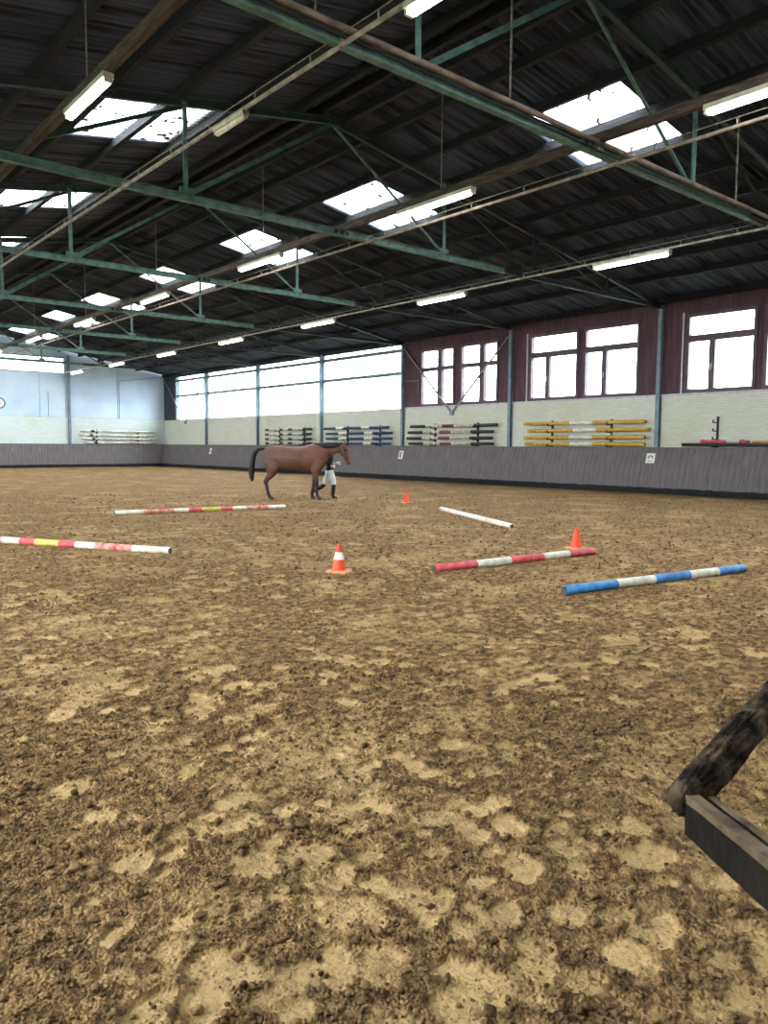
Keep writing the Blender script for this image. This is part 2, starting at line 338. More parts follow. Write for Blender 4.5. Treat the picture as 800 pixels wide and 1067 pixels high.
def ico(sub):
    bm = bmesh.new(); bmesh.ops.create_icosphere(bm, subdivisions=sub, radius=1); v = np.array([q.co[:] for q in bm.verts]); f = np.array([[q.index for q in p.verts] for p in bm.faces]); bm.free(); return v, f
def clods():
    VV, FF = [], []; base = 0
    for sub, n, dmin, dmax, s0, s1 in ((2, 4500, 1.5, 5.5, .008, .022), (1, 43000, 1.5, 5.0, .003, .011), (1, 21000, 4, 10, .006, .016), (1, 16000, 8, 26, .012, .028)):
        v, f = ico(sub); c = 0
        d = np.sqrt(NP.uniform(dmin**2, dmax**2, n)) if dmax < 12 else NP.uniform(dmin, dmax, n)
        a = np.radians(42 + NP.uniform(-50, 50, n)); x = d*np.sin(a); y = d*np.cos(a)
        i = np.clip(np.searchsorted(gx, x), 1, len(gx)-1); j = np.clip(np.searchsorted(gy, y), 1, len(gy)-1)
        keep = NP.rand(n) > pk[j-1, i-1]*1.05-.03
        dens = perlin(x*1.1, y*1.1, 77)
        keep &= (NP.rand(n) < .75+.9*dens) & (x < W-1.2) & (x > XL+.3)
        x, y, z = x[keep], y[keep], HZ[j-1, i-1][keep]; n = len(x)
        s = s0 + (s1-s0)*NP.rand(n)**2.6
        an = NP.uniform(.6, 1.25, (n, 3)); an[:, 2] *= .75
        q = NP.normal(size=(n, 4)); q /= np.linalg.norm(q, axis=1)[:, None]; w_, a_, b_, c_ = q.T
        Rm = np.stack([1-2*(b_*b_+c_*c_), 2*(a_*b_-w_*c_), 2*(a_*c_+w_*b_), 2*(a_*b_+w_*c_), 1-2*(a_*a_+c_*c_), 2*(b_*c_-w_*a_), 2*(a_*c_-w_*b_), 2*(b_*c_+w_*a_), 1-2*(a_*a_+b_*b_)], -1).reshape(n, 3, 3)
        vv = v[None]*(1+NP.uniform(-.34, .3, (n, len(v), 1)))
        vv = np.einsum('nij,nkj->nki', Rm, vv)*an[:, None]*s[:, None, None]
        vv += np.stack([x, y, z+s*.5], -1)[:, None]
        VV.append(vv.reshape(-1, 3)); FF.append((f[None] + (np.arange(n)*len(v))[:, None, None] + base).reshape(-1, 3)); base += n*len(v)
    V = np.concatenate(VV).astype(np.float32); Fc = np.concatenate(FF).astype(np.int32)
    me = bpy.data.meshes.new('soil_clods'); me.vertices.add(len(V)); me.vertices.foreach_set('co', V.ravel())
    me.loops.add(Fc.size); me.loops.foreach_set('vertex_index', Fc.ravel()); me.polygons.add(len(Fc))
    me.polygons.foreach_set('loop_start', np.arange(0, Fc.size, 3, dtype=np.int32)); me.polygons.foreach_set('loop_total', np.full(len(Fc), 3, np.int32))
    me.update(calc_edges=True); me.materials.append(M['clod'])
    print('clod tris', len(Fc), 'floor quads', len(fm.polygons))
    return link('soil_clods', me)
tag(clods(), 'crumbs and clods of dark soil strewn over the sand', 'soil', kind='stuff')

# ------------------------------------------------------------------ outside ground, trees
o = MB().box(-150, 190, -150, 260, -.6, -.3).build('ground', M['ground_out']); tag(o, 'ground outside the hall', 'ground', kind='structure')

# ------------------------------------------------------------------ walls
def wall_cells(mb, along, fixed0, fixed1, a0, a1, z0, z1, holes):
    """boxes filling a0..a1 x z0..z1 except the holes (a,b,zlo,zhi)"""
    A = sorted({a0, a1, *[h[0] for h in holes], *[h[1] for h in holes]}); Zs = sorted({z0, z1, *[h[2] for h in holes], *[h[3] for h in holes]})
    A = [a for a in A if a0 <= a <= a1]; Zs = [z for z in Zs if z0 <= z <= z1]
    for p, q in zip(A, A[1:]):
        for s, t in zip(Zs, Zs[1:]):
            m1, m2 = (p+q)/2, (s+t)/2
            if any(h[0] < m1 < h[1] and h[2] < m2 < h[3] for h in holes): continue
            if along == 'y': mb.box(fixed0, fixed1, p, q, s, t)
            else: mb.box(p, q, fixed0, fixed1, s, t)
ZTOP = zroof(W) + .0
WIN_MID = [(15.47, 17.87), (18.09, 20.49)]           # within the bay between truss 2 and 3
wins = []                                            # (y0,y1,style)
for k in range(-3, 1):
    for a, b_ in WIN_MID: wins.append((a+k*B, b_+k*B, 'three'))
for a, b_ in ((22.15, 24.42), (24.76, 27.03)): wins.append((a, b_, 'four'))
WZ0, WZ1 = 3.49, 6.15
strips = [(T(4)+.02, T(5)), (T(5), T(6)), (T(6), T(7)), (T(7), 53.42)]
SZ0, SZ1 = ZS, 6.53
wr = MB(); wall_cells(wr, 'y', W, W+.32, NEAR, LEN, -.4, ZS, [])
wall_right = tag(wr.build('wall_right', M['brick_r']), 'long wall of white painted brick below a band of windows', 'wall', kind='structure')
up = MB(); wall_cells(up, 'y', W+.02, W+.22, NEAR, T(4)+.02, ZS, ZTOP, [(a, b_, WZ0, WZ1) for a, b_, s in wins])
tag(up.build('maroon_boarding', M['maroon'], wall_right), 'maroon painted boarding around the windows')
up = MB(); wall_cells(up, 'y', W+.04, W+.2, T(4)+.02, LEN, ZS, ZTOP, [(a, b_, SZ0, SZ1) for a, b_ in strips])
up.build('header', M['steel'], wall_right)
MB().box(W-.03, W+.02, NEAR, T(4), ZS-.02, ZS+.06).build('sill', M['trimpale'], wall_right)
for k in range(-3, 2):                                # pale edge strips left of each window pair
    y = 20.57+k*B
    if k < 1: MB().box(W-.02, W+.02, y, y+.06, ZS+.06, 6.2).build('edge_strip', M['trimpale'], wall_right)
pm = MB(); pm.ibeam((0, 0, 0), (0, 0, zraf(W)+.05), .15, .16, .018, up=(1, 0, 0)); pme = pm.mesh('wall_post'); pme.materials.append(M['post'])
trimn = [0]
for i in range(0, 8):
    trimn[0] += 1; tag(link('trim_%d' % trimn[0], pme, None, (W-.082, T(i), 0)), 'blue-grey steel wall post of the window wall', 'post', kind='structure')
# tie rods making a V across two bays
def vbrace(y0, y1, ym, zm):
    for y in (y0, y1):
        MB().tube([(W-.06, y, 6.3), (W-.06, ym, zm)], .048, 6).build('tie_rod', M['wire'], wall_right)
    MB().box(W-.1, W+.02, ym-.1, ym+.1, zm-.1, zm+.08).build('tie_plate', M['post'], wall_right)
vbrace(T(3)+.06, T(4)-.06, 24.86, 3.12); vbrace(T(7)+.06, LEN-.25, 51.75, 3.2)
MB().tube([(W-.05, T(4)-.1, 4.72), (W-.05, T(4)-1.05, 4.72), (W-.05, T(4)-1.05, 4.1)], .022, 6).build('conduit', M['wire'], wall_right)

wn = [0]
def window(y0, y1, z0, z1, style, x=W, depth=.2):
    wn[0] += 1; nm = 'window_%d' % wn[0]
    lab = {'three': 'brown window with a wide top light over two casements in maroon boarding', 'four': 'brown four-light window in maroon boarding behind the tie rods', 'strip': 'tall strip glazing with two steel rails above white brick'}[style]
    rt = thing(nm, lab, 'window', (x, (y0+y1)/2, z0), kind='structure'); off = rt.location
    fm_ = M['frame'] if style != 'strip' else M['post']
    def bx(name, a, b_, s, t, dx0, dx1, m_): return MB(off).box(x+dx0, x+dx1, a, b_, s, t).build(name, m_, rt)
    if style == 'strip':
        rails = [5.14, 6.24]; fr = .05
        f = MB(off)
        for a, b_ in ((y0, y0+fr), (y1-fr, y1)): f.box(x+.05, x+.17, a, b_, z0, z1)
        f.box(x+.05, x+.17, y0, y1, z0, z0+.04); f.box(x+.05, x+.17, y0, y1, z1-.03, z1); f.build('window_frame', fm_, rt)
        for r in rails: bx('rail', y0+fr, y1-fr, r-.085, r+.085, .0, .15, fm_)
        zs_ = [z0+.04, rails[0]-.085, rails[0]+.085, rails[1]-.085, rails[1]+.085, z1-.03]
        for k in range(3): bx('pane', y0+fr, y1-fr, zs_[2*k], zs_[2*k+1], .105, .113, M['glass'])
        return
    fr = .115
    f = MB(off)
    for a, b_ in ((y0, y0+fr), (y1-fr, y1)): f.box(x-.02, x+.16, a, b_, z0, z1)
    f.box(x-.02, x+.16, y0+fr, y1-fr, z0, z0+.11); f.box(x-.02, x+.16, y0+fr, y1-fr, z1-.12, z1)
    f.build('window_frame', fm_, rt)
    if style == 'three':
        bx('transom', y0+fr, y1-fr, 5.195, 5.41, -.02, .15, fm_)
        ym = y1-fr-.81; mul = bx('mullion', ym-.1, ym+.1, z0+.11, 5.195, -.01, .14, fm_)
        h_ = MB(off); h_.box(x-.045, x-.01, ym-.02, ym+.02, 4.28, 4.42); h_.box(x-.06, x-.04, ym-.015, ym+.015, 4.2, 4.4)
        ho = h_.build('handle', M['trimpale'], mul)
        P_ = [(y0+fr, y1-fr, 5.41, z1-.12), (y0+fr, ym-.1, z0+.11, 5.195), (ym+.1, y1-fr, z0+.11, 5.195)]
    else:
        bx('transom', y0+fr, y1-fr, 5.1, 5.28, -.02, .15, fm_)
        ym = y1-fr-1.21; bx('mullion', ym-.14, ym+.14, z0+.11, z1-.12, -.03, .14, fm_)
        P_ = [(y0+fr, ym-.14, 5.28, z1-.12), (ym+.14, y1-fr, 5.28, z1-.12), (y0+fr, ym-.14, z0+.11, 5.1), (ym+.14, y1-fr, z0+.11, 5.1)]
    for p in P_: bx('pane', *p, .07, .078, M['glass'])
for a, b_, s in wins: window(a, b_, WZ0, WZ1, s)
for a, b_ in strips: window(a, b_, SZ0, SZ1, 'strip')

# far end wall: brick, cladding panels, a long window under the roof
def gable(mb, y0, y1, a, b_, z0, holes=()):
    """wall from z0 up to the roof between x=a..b"""
    xs = sorted({a, b_, *([XR] if a < XR < b_ else [])})
    for p, q in zip(xs, xs[1:]):
        zp, zq = zroof(p)+.02, zroof(q)+.02
        mb.add([(p, y0, z0), (q, y0, z0), (q, y0, zq), (p, y0, zp), (p, y1, z0), (q, y1, z0), (q, y1, zq), (p, y1, zp)],
               [(0, 1, 2, 3), (7, 6, 5, 4), (0, 4, 5, 1), (1, 5, 6, 2), (2, 6, 7, 3), (3, 7, 4, 0)])
wf = MB(); wf.box(XL, W, LEN, LEN+.3, -.4, 3.46)
wall_far = tag(wf.build('wall_far', M['brick_e']), 'short far wall of pale painted brick below pale blue cladding', 'wall', kind='structure')
EW0, EW1, EZ0, EZ1 = 2*XR-17.86, 17.86, 6.46, 7.52
pans = [(XL, -1.5), (-1.5, .6), (.6, EW0), (EW0, 5.6), (5.6, 8.2), (8.2, 10.8), (10.8, 13.5), (13.5, 16.15), (16.15, EW1), (EW1, 21.5), (21.5, W+.2)]
for a, b_ in pans:
    inw = EW0-.01 <= a and b_ <= EW1+.01
    m_ = MB()
    if inw:
        m_.box(a+.012, b_-.012, LEN+.04, LEN+.2, 3.48, EZ0-.02)
        gable(m_, LEN+.04, LEN+.2, a+.002, b_-.002, EZ1+.02)
    else:
        gable(m_, LEN+.04, LEN+.2, a+.012, b_-.012, 3.48)
    m_.build('cladding_panel', M['panel_e'], wall_far)
MB().box(XL, W, LEN+.12, LEN+.19, 3.44, EZ0-.02).build('backing', M['concrete'], wall_far)
MB().box(XL, W, LEN-.02, LEN+.06, 3.44, 3.48).build('ledge', M['trimpale'], wall_far)
for x in (18.06, 2*XR-18.06): trimn[0] += 1; tag(MB().ibeam((x, LEN-.08, 0), (x, LEN-.08, zraf(x)), .16, .16, .018, up=(0, 1, 0)).build('trim_%d' % trimn[0], M['post']), 'blue-grey steel post of the far end wall', 'post', kind='structure')
MB().box(W-.02, W+.3, 53.42, LEN+.06, ZS, ZTOP).build('corner_board', M['steel'], wall_right)
MB().tube([(21.62, LEN-.02, 6.15), (21.62, LEN-.02, 3.5)], .02, 6).build('conduit', M['wire'], wall_far)
MB().tube([(16.7, LEN+.02, 5.2), (16.7, LEN+.02, 3.5)], .018, 6).build('conduit', M['wire'], wall_far)
MB().tube([(21.62, LEN-.02, 6.15), (24.9, LEN-.02, 6.62)], .02, 6).build('conduit', M['wire'], wall_far)
wn[0] += 1
rt = thing('window_%d' % wn[0], 'long low window under the roof of the far end wall', 'window', (XR, LEN, EZ0), kind='structure'); off = rt.location
f = MB(off); f.box(EW0, EW1, LEN+.03, LEN+.17, EZ0-.03, EZ0+.05); f.box(EW0, EW1, LEN+.03, LEN+.17, EZ1-.05, EZ1+.03)
for x in (EW0, EW1-.06): f.box(x, x+.06, LEN+.03, LEN+.17, EZ0, EZ1)
f.build('window_frame', M['post'], rt)
MB(off).box(EW0, EW1, LEN+.02, LEN+.14, 7.22, 7.3).build('rail', M['post'], rt)
xs = np.linspace(EW0, EW1, 7)
for a, b_ in zip(xs, xs[1:]):
    MB(off).box(a, b_, LEN+.1, LEN+.108, EZ0, EZ1).build('pane', M['glass'], rt)

# left and near walls (behind the photographer); left windows added unseen to light the foreground sand
wl = MB(); LW = [(T(i)+.3, T(i+1)-.3, 2.4 if i < 2 else 3.5) for i in range(0, 8)]
wall_cells(wl, 'y', XL-.3, XL, NEAR, LEN, -.4, zroof(XL), [(a, b_, z0, 6.2) for a, b_, z0 in LW])
wall_left = tag(wl.build('wall_left', M['brick_r']), 'long wall of pale brick opposite the maroon boarding', 'wall', kind='structure')
for a, b_, z0 in LW:
    wn[0] += 1; rt = thing('window_%d' % wn[0], 'wide window in the pale brick wall opposite the maroon boarding', 'window', (XL, (a+b_)/2, z0), kind='structure'); off = rt.location
    f = MB(off)
    for y in (a, (a+b_)/2-.05, b_-.1): f.box(XL-.2, XL-.05, y, y+.1, z0, 6.2)
    f.box(XL-.2, XL-.05, a, b_, z0, z0+.1); f.box(XL-.2, XL-.05, a, b_, 6.1, 6.2); f.build('window_frame', M['post'], rt)
    for p, q in ((a+.1, (a+b_)/2-.05), ((a+b_)/2+.05, b_-.1)): MB(off).box(XL-.13, XL-.12, p, q, z0+.1, 6.1).build('pane', M['glass'], rt)
wnm = MB(); gable(wnm, NEAR-.3, NEAR, XL, W, -.4)
wall_near = tag(wnm.build('wall_near', M['concrete']), 'plain grey rendered short wall', 'wall', kind='structure')

# ------------------------------------------------------------------ roof: corrugated sheets, skylights, purlins
ceil = tag(MB().box(XR-.25, XR+.25, NEAR-.4, LEN+.4, ZR+ROOF_OFF+.0, ZR+ROOF_OFF+.05).build('ceiling', M['roof']), 'dark corrugated sheet roof on timber purlins', 'ceiling', kind='structure')
PIT = 1.373; X0S = 13.32-XR                       # purlin pitch, skylight top edge from the ridge
poffs = [X0S-PIT*2+.55] + [X0S+PIT*k for k in range(-1, 8)] + [W-XR-.12]
poffs = sorted(poffs); edges = [0.0] + poffs[1:-1] + [W-XR+.35]
PERIOD = .1695
def corr(length, run, side, name, m_):
    n = max(1, round(length/PERIOD)); k = 6; ys = np.linspace(0, length, n*k+1); ph = 2*np.pi*np.arange(n*k+1)/k
    zz = .05*np.cos(ph); v = []
    for q, (xx, dz) in enumerate(((0, 0), (run+.25, -SL*(run+.25)+.012))):
        v += [(side*xx, y, z+dz) for y, z in zip(ys, zz)]
    N_ = len(ys); me = bpy.data.meshes.new(name)
    me.from_pydata(v, [], [(i, i+1, N_+i+1, N_+i) if side < 0 else (i, N_+i, N_+i+1, i+1) for i in range(N_-1)])
    me.polygons.foreach_set('use_smooth', [True]*len(me.polygons)); me.materials.append(m_); return me
SK = 1.19
LEADS = {1: 1.27, 2: 2.0, 3: 1.5, 4: 1.8, 5: 2.2}
SHIFT = {1: 0., -1: .24}                          # the far slope's courses start a little closer to the ridge
for side in (1, -1):
    ed = [0.0] + [e-SHIFT[side] for e in edges[1:-1]] + [edges[-1]]
    for e0, e1 in zip(ed, ed[1:]):
        run = e1-e0; sky_row = X0S-SHIFT[side]-.01 < e0 < X0S-SHIFT[side]+2*PIT-.05
        full = corr(B, run, side, 'roof_sheet', M['roof']); skm = corr(SK, run, side, 'skylight_sheet', M['sky'])
        for i in range(-1, 8):
            p = (XR+side*e0, T(i), ZR+ROOF_OFF-SL*e0)
            if not sky_row or (side < 0 and i == 1): link('roof_sheet', full, ceil, p); continue
            ld_ = LEADS.get(i, 1.7) if side > 0 else .95
            link('roof_sheet', corr(ld_, run, side, 'roof_sheet', M['roof']), ceil, p)
            link('roof_sheet', corr(B-ld_-2*SK, run, side, 'roof_sheet', M['roof']), ceil, (p[0], p[1]+ld_+2*SK, p[2]))
            for k in range(2): link('skylight_sheet', skm, ceil, (p[0], p[1]+ld_+k*SK, p[2]))
for side in (1, -1):
    for d in poffs:
        x = XR+side*(d if d in (poffs[0], poffs[-1]) else d-SHIFT[side]); z = zroof(x)-.03
        MB().bar((x, NEAR, z-.1), (x, LEN, z-.1), .12, .19).build('purlin', M['purlin'], ceil)

# ------------------------------------------------------------------ trusses
ORD = ['first', 'second', 'third', 'fourth', 'fifth', 'sixth', 'seventh', 'eighth', 'ninth', 'tenth']
V1, V2, V3 = 3.59, 7.22, 10.9
def make_truss():
    rt = thing('roof_truss', '-', 'truss', (XR, 0, ZC))
    def pt(dx, z): return (dx, 0, z-ZC)
    def rz(d): return zraf(XR+d)
    MB().ibeam(pt(-9.4, ZC), pt(5.95, ZC), .12, .15, .016).build('bottom_chord', M['green'], rt)
    for s, x0 in ((-1, 9.4), (1, 5.95)):
        MB().ibeam(pt(s*x0, ZC), pt(s*(W-XR-.02), ZC), .12, .14, .016).build('chord_end', M['steel'], rt)
        MB().ibeam(pt(0, rz(0)), pt(s*(V1+.4), rz(V1+.4)), .11, .15, .016).build('rafter', M['rafter_green'], rt)
        MB().ibeam(pt(s*(V1+.4), rz(V1+.4)), pt(s*(W-XR-.02), rz(W-XR-.02)), .11, .15, .016).build('rafter', M['steel'], rt)
        for j, v in enumerate((V1, V2, V3)):
            m_ = M['green'] if j == 0 else M['steel']
            MB().angle(pt(s*v, ZC), pt(s*v, rz(v)), .09, .09, .016, up=(0, 1, 0)).build('vertical', m_, rt)
            MB().box(s*v-.16, s*v+.16, -.02, .02, -.02, .2).build('gusset_plate', m_, rt)
        MB().angle(pt(s*V1, ZC+.06), pt(0, rz(0)-.06), .08 if s < 0 else .045, .09 if s < 0 else .05, .012).build('diagonal', M['green'], rt)
        MB().angle(pt(s*V1, rz(V1)-.06), pt(s*V2, ZC+.06), .06, .07, .012).build('diagonal', M['rafter_green'], rt)
        MB().angle(pt(s*V2, rz(V2)-.06), pt(s*V3, ZC+.06), .06, .06, .012).build('diagonal', M['steel'], rt)
    MB().box(-.1, .55, -.07, -.055, -.075, .075).build('splice_plate', M['green'], rt)
    for k in range(3):
        MB().tube([(.05+k*.16, -.095, 0), (.05+k*.16, -.06, 0)], .045, 8).build('bolt', M['black'], rt)
    return rt
tr0 = make_truss()
for n, i in enumerate(range(7, -1, -1)):
    t = tr0 if n == 0 else copy_tree(tr0)
    t.location = (XR, T(i), ZC)
    t['label'] = '%s roof truss of green steel counted from the far end wall' % ORD[n]

# ------------------------------------------------------------------ pipes, beams and lamps along the hall
def pipe_run(x, z, label):
    rt = thing('pipe_run', label, 'pipe', (x, NEAR, z), group=None); off = rt.location
    MB(off).tube([(x, NEAR+.1, z), (x, LEN-.1, z)], .03, 8).build('pipe', M['pipe'], rt)
    MB(off).tube([(x, NEAR+.1, z+.13), (x, LEN-.1, z+.13)], .009, 5).build('wire', M['wire'], rt)
    hm = MB().tube([(0, 0, 0), (0, 0, .13)], .012, 5).mesh('hanger'); hm.materials.append(M['wire'])
    y = NEAR+.6
    while y < LEN-.5: link('hanger', hm, rt, (0, y-NEAR, 0)); y += B/5
    cm = MB(); cm.bar((0, 0, -.04), (0, 0, .08), .06, .04); cme = cm.mesh('clamp'); cme.materials.append(M['pipe'])
    for i in range(0, 8): link('clamp', cme, rt, (0, T(i)-NEAR-.06, 0))
pipe_run(5.87, 6.42, 'pale pipe with a wire above it under the roof slope away from the maroon boarding')
pipe_run(11.72, 6.40, 'pale pipe with a wire above it beside the timber lamp beam near the ridge')
pipe_run(17.5, 6.40, 'pale pipe with a wire above it carrying the lamp row beside the window wall')
def beam_run(x, z, label):
    rt = thing('lamp_beam', label, 'beam', (x, NEAR, z)); off = rt.location
    MB(off).bar((x, NEAR+.05, z), (x, LEN-.05, z), .11, .15).build('timber', M['beam'], rt)
    for i in range(-1, 8):
        for d in (3.6,):
            y = T(i)+d
            MB(off).tube([(x, y, z+.07), (x, y, zroof(x)-.1)], .01, 5).build('hanger_rod', M['wire'], rt)
beam_run(11.14, 6.66, 'brown timber beam carrying the lamp row near the ridge')
beam_run(4.12, 6.66, 'brown timber beam carrying a lamp on the roof side away from the windows')
def make_lamp(lit):
    rt = thing('fluorescent_lamp', '-', 'lamp')
    b = MB(); b.bar((0, -.8, -.035), (0, .8, -.035), .15, .07); b.build('housing', M['lampbody'], rt)
    l = MB(); l.tube([(0, -.76, -.10), (0, -.73, -.10), (0, .73, -.10), (0, .76, -.10)], [.03, .055, .055, .03], 12); l.build('lens', M['tube'] if lit else M['tube_off'], rt)
    for s in (-1, 1):
        MB().bar((0, s*.77, -.07), (0, s*.80, -.07), .11, .12).build('end_cap', M['lampbody'], rt)
    return rt
lamp0 = make_lamp(True); lamp1 = make_lamp(False); used = [False]
def put_lamp(x, y, z, label, ln=1.35):
    o = lamp0 if not used[0] else copy_tree(lamp0); used[0] = True
    o.location = (x, y, z); o['label'] = label; o.scale = (1, ln, 1)
for n, y in enumerate([51.8-B*k for k in range(8)]): put_lamp(17.5, y, 6.367, 'lit lamp under the pipe beside the window wall, %s from far end wall' % ORD[n])
for n, y in enumerate([4.85+B*k for k in range(7)][::-1]): put_lamp(11.14, y, 6.585, 'lit lamp under the timber beam near the ridge, %s from far end wall' % ORD[n])
put_lamp(4.12, 11.45, 6.585, 'lit lamp under the timber beam furthest from the window wall', 1.0)
put_lamp(5.87, 5.5, 6.39, 'lit lamp under the pipe on the roof side away from windows')
lamp1.location = (5.87, 10.5, 6.39); lamp1.scale = (.7, .55, .8); lamp1['label'] = 'unlit lamp under the pipe on the roof side away from windows'
# thick pipe running along truss T1 and its hangers
rt = thing('cross_pipe', 'brown pipe fixed along the seventh roof truss from the far end wall', 'pipe', (XR, T(1)-.108, ZC)); off = rt.location
MB(off).tube([(XL+.1, T(1)-.108, 6.60), (8.9, T(1)-.108, 6.6), (13, T(1)-.108, 6.585), (W-.1, T(1)-.108, 6.61)], .045, 10).build('pipe', M['brown_pipe'], rt)
MB(off).tube([(XL+.1, T(1)-.10, 6.52), (8.9, T(1)-.10, 6.50), (13, T(1)-.10, 6.44), (W-.1, T(1)-.10, 6.50)], .018, 6).build('cable', M['black'], rt)
for x in (5.45, 8.9, 15.9): MB(off).tube([(x, T(1)-.108, 6.6), (x, T(1)-.108, zroof(x)-.1)], .016, 6).build('hanger_rod', M['wire'], rt)

# ------------------------------------------------------------------ kickboards
KT, KB = 1.6, .2                                   # top and bottom height, leans outwards
def kick_panel():
    """one panel of upright boards, local: along +y, board foot at x=0 leaning to +x"""
    m_ = MB(); n = 8; w = B/4/n
    for k in range(n):
        d = R.uniform(0, .006)
        y0, y1 = k*w+.004, (k+1)*w-.004
        m_.add([(x+dx, y, z) for (x, z) in ((0, 0), (.38, KT-KB)) for y in (y0, y1) for dx in (-d, .035)],
               [(0, 1, 3, 2), (4, 6, 7, 5), (0, 2, 6, 4), (1, 5, 7, 3), (0, 4, 5, 1), (2, 3, 7, 6)])
    me = m_.mesh('board_panel'); me.materials.append(M['kick']); return me
kvars = [kick_panel() for _ in range(4)]
kr = thing('kickboard', 'grey-brown leaning kickboard along the window wall', 'kickboard', (W-.56, NEAR, 0))
n = int(round((LEN-NEAR)/(B/4)))
for k in range(n-1): link('board_panel', kvars[k % 4], kr, (0, k*B/4, KB))
MB().box(.0, .06, 0, LEN-NEAR-.5, -.05, KB+.02).build('foot_board', M['tar'], kr)  # added board, painted as the dark of the shaded gap
MB().box(.33, .42, 0, LEN-NEAR-.2, KT-.015, KT+.02).build('cap_rail', M['kick'], kr)
ke = thing('kickboard', 'grey-brown leaning kickboard along the far end wall', 'kickboard', (W-.56, LEN-.56, 0), math.pi/2)
n2 = int((W-XL-.6)/(B/4))
for k in range(n2): link('board_panel', kvars[k % 4], ke, (0, k*B/4, KB))
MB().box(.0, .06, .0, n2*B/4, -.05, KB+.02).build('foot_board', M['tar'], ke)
MB().box(.33, .42, -.38, n2*B/4, KT-.015, KT+.02).build('cap_rail', M['kick'], ke)
# corner piece that closes the two leaning boards
y_end = NEAR+(n-1)*B/4
def xk(z): return W-.56+.38*(z-KB)/(KT-KB)
def yk(z): return LEN-.56+.38*(z-KB)/(KT-KB)
c_ = MB(kr.location); c_.add([(xk(KB), y_end, KB), (xk(KB), yk(KB), KB), (xk(KT), yk(KT), KT), (xk(KT), y_end, KT)], [(0, 1, 2, 3)])
v_ = [(xk(KB)+d, y, z) if False else (xk(z)+d, y, z) for d in (0, .035) for (y, z) in ((y_end, KB), (yk(KB), KB), (yk(KT), KT), (y_end, KT))]
c_ = MB(kr.location); c_.add(v_, [(0, 1, 2, 3), (7, 6, 5, 4), (0, 4, 5, 1), (1, 5, 6, 2), (2, 6, 7, 3), (3, 7, 4, 0)]); c_.build('board_panel', M['kick'], kr)
c_ = MB(kr.location); tri = [(xk(KB), yk(KB)), (xk(KT), yk(KT)), (xk(KB), yk(KT))]; tz = [KB, KT, KT]
c_.add([(p[0], p[1]+d, z) for d in (0, .035) for p, z in zip(tri, tz)], [(0, 1, 2), (5, 4, 3), (0, 3, 4, 1), (1, 4, 5, 2), (2, 5, 3, 0)]); c_.build('board_panel', M['kick'], kr)

# ------------------------------------------------------------------ jump poles
def pole(label, p0, p1, bands, r=.055, group=None, name='jump_pole'):
    """bands: [(length fraction, material)]"""
    p0 = Vector(p0); p1 = Vector(p1); d = p1-p0
    rt = thing(name, label, 'pole', (p0+p1)/2, group=group); off = rt.location
    tot = sum(b[0] for b in bands); t = 0
    for k, (fr, m_) in enumerate(bands):
        a = p0+d*(t/tot); t += fr; b = p0+d*(t/tot)
        rr = [r, r]; pts = [a, b]
        if k == 0: pts = [a, a+(b-a).normalized()*.012, b]; rr = [r*.85, r, r]
        if k == len(bands)-1: pts = pts[:-1]+[b-(b-a).normalized()*.012, b]; rr = rr[:-1]+[r, r*.85]
        MB(off).tube(pts, rr, 14).build('painted_band', M[m_], rt)
    return rt
def end_grain(rt, p, q, r):
    d = (Vector(p)-Vector(q)).normalized(); a = Vector(p)
    MB(rt.location).tube([a-d*.004, a+d*.003], r*.8, 14).build('end_grain', M['grain'], rt)
PX = W-.27
PZ = [2.53, 2.25, 1.98, 1.725]
POS = ['top', 'second', 'third', 'lowest']
def rack(x, y, zt, label, wallx=None):
    rt = thing('pole_rack', label, 'rack', (x, y, 1.6), group=None); off = rt.location
    MB(off).box(W-.07, W-.0, y-.03, y+.03, 1.62, zt+.12).build('upright', M['black'], rt)
    for z in PZ:
        if z > zt+.01: continue
        m_ = MB(off); m_.box(PX-.1, W-.03, y-.02, y+.02, z-.1, z-.071); m_.box(PX-.1, PX-.073, y-.02, y+.02, z-.1, z); m_.build('hook', M['black'], rt)
sets = [('yellow and white', [('yellow', .41), ('white', .19), ('yellow', .40)], [(20.46, 14.96), (20.26, 14.82), (20.46, 14.98), (20.40, 14.97)], (19.22, 16.51), 'below the window pair beside the horseshoe sign'),
        ('black, white and maroon', [('dark', .2), ('dirty', .2), ('mar', .14), ('dirty', .22), ('dark', .24)], [(27.39, 21.94), (27.54, 22.14), (27.62, 22.2), (27.49, 22.12)], (25.93, 23.24), 'below the tie rods'),
        ('navy and white', [('navy', .21), ('white', .13), ('navy', .27), ('white', .12), ('navy', .27)], [(34.43, 29.01), (34.21, 28.73), (34.21, 28.75), (34.25, 28.86)], (32.6, 29.92), 'above the head of the horse'),
        ('dark green and white', [('teal', .09), ('dirty', .25), ('teal', .075), ('dirty', .11), ('teal', .09), ('dirty', .22), ('teal', .165)], [(40.46, 35.67), (40.47, 35.67), (40.47, 35.67), (40.47, 35.67)], (39.3, 36.65), 'above the back of the horse')]
for cname, bands, ys, racks, where in sets:
    for k, (a, b_) in enumerate(ys):
        pole('%s of the four %s poles racked on the white brick' % (POS[k], cname), (PX, a, PZ[k]), (PX, b_, PZ[k]), [(f_, m_) for m_, f_ in bands], .07, group='%s poles on the wall' % cname)
    for k, y in enumerate(racks): rack(W, y, 2.53, 'hook rack of the %s poles, %s the far end wall' % (cname, ['nearer to', 'further from'][k]))
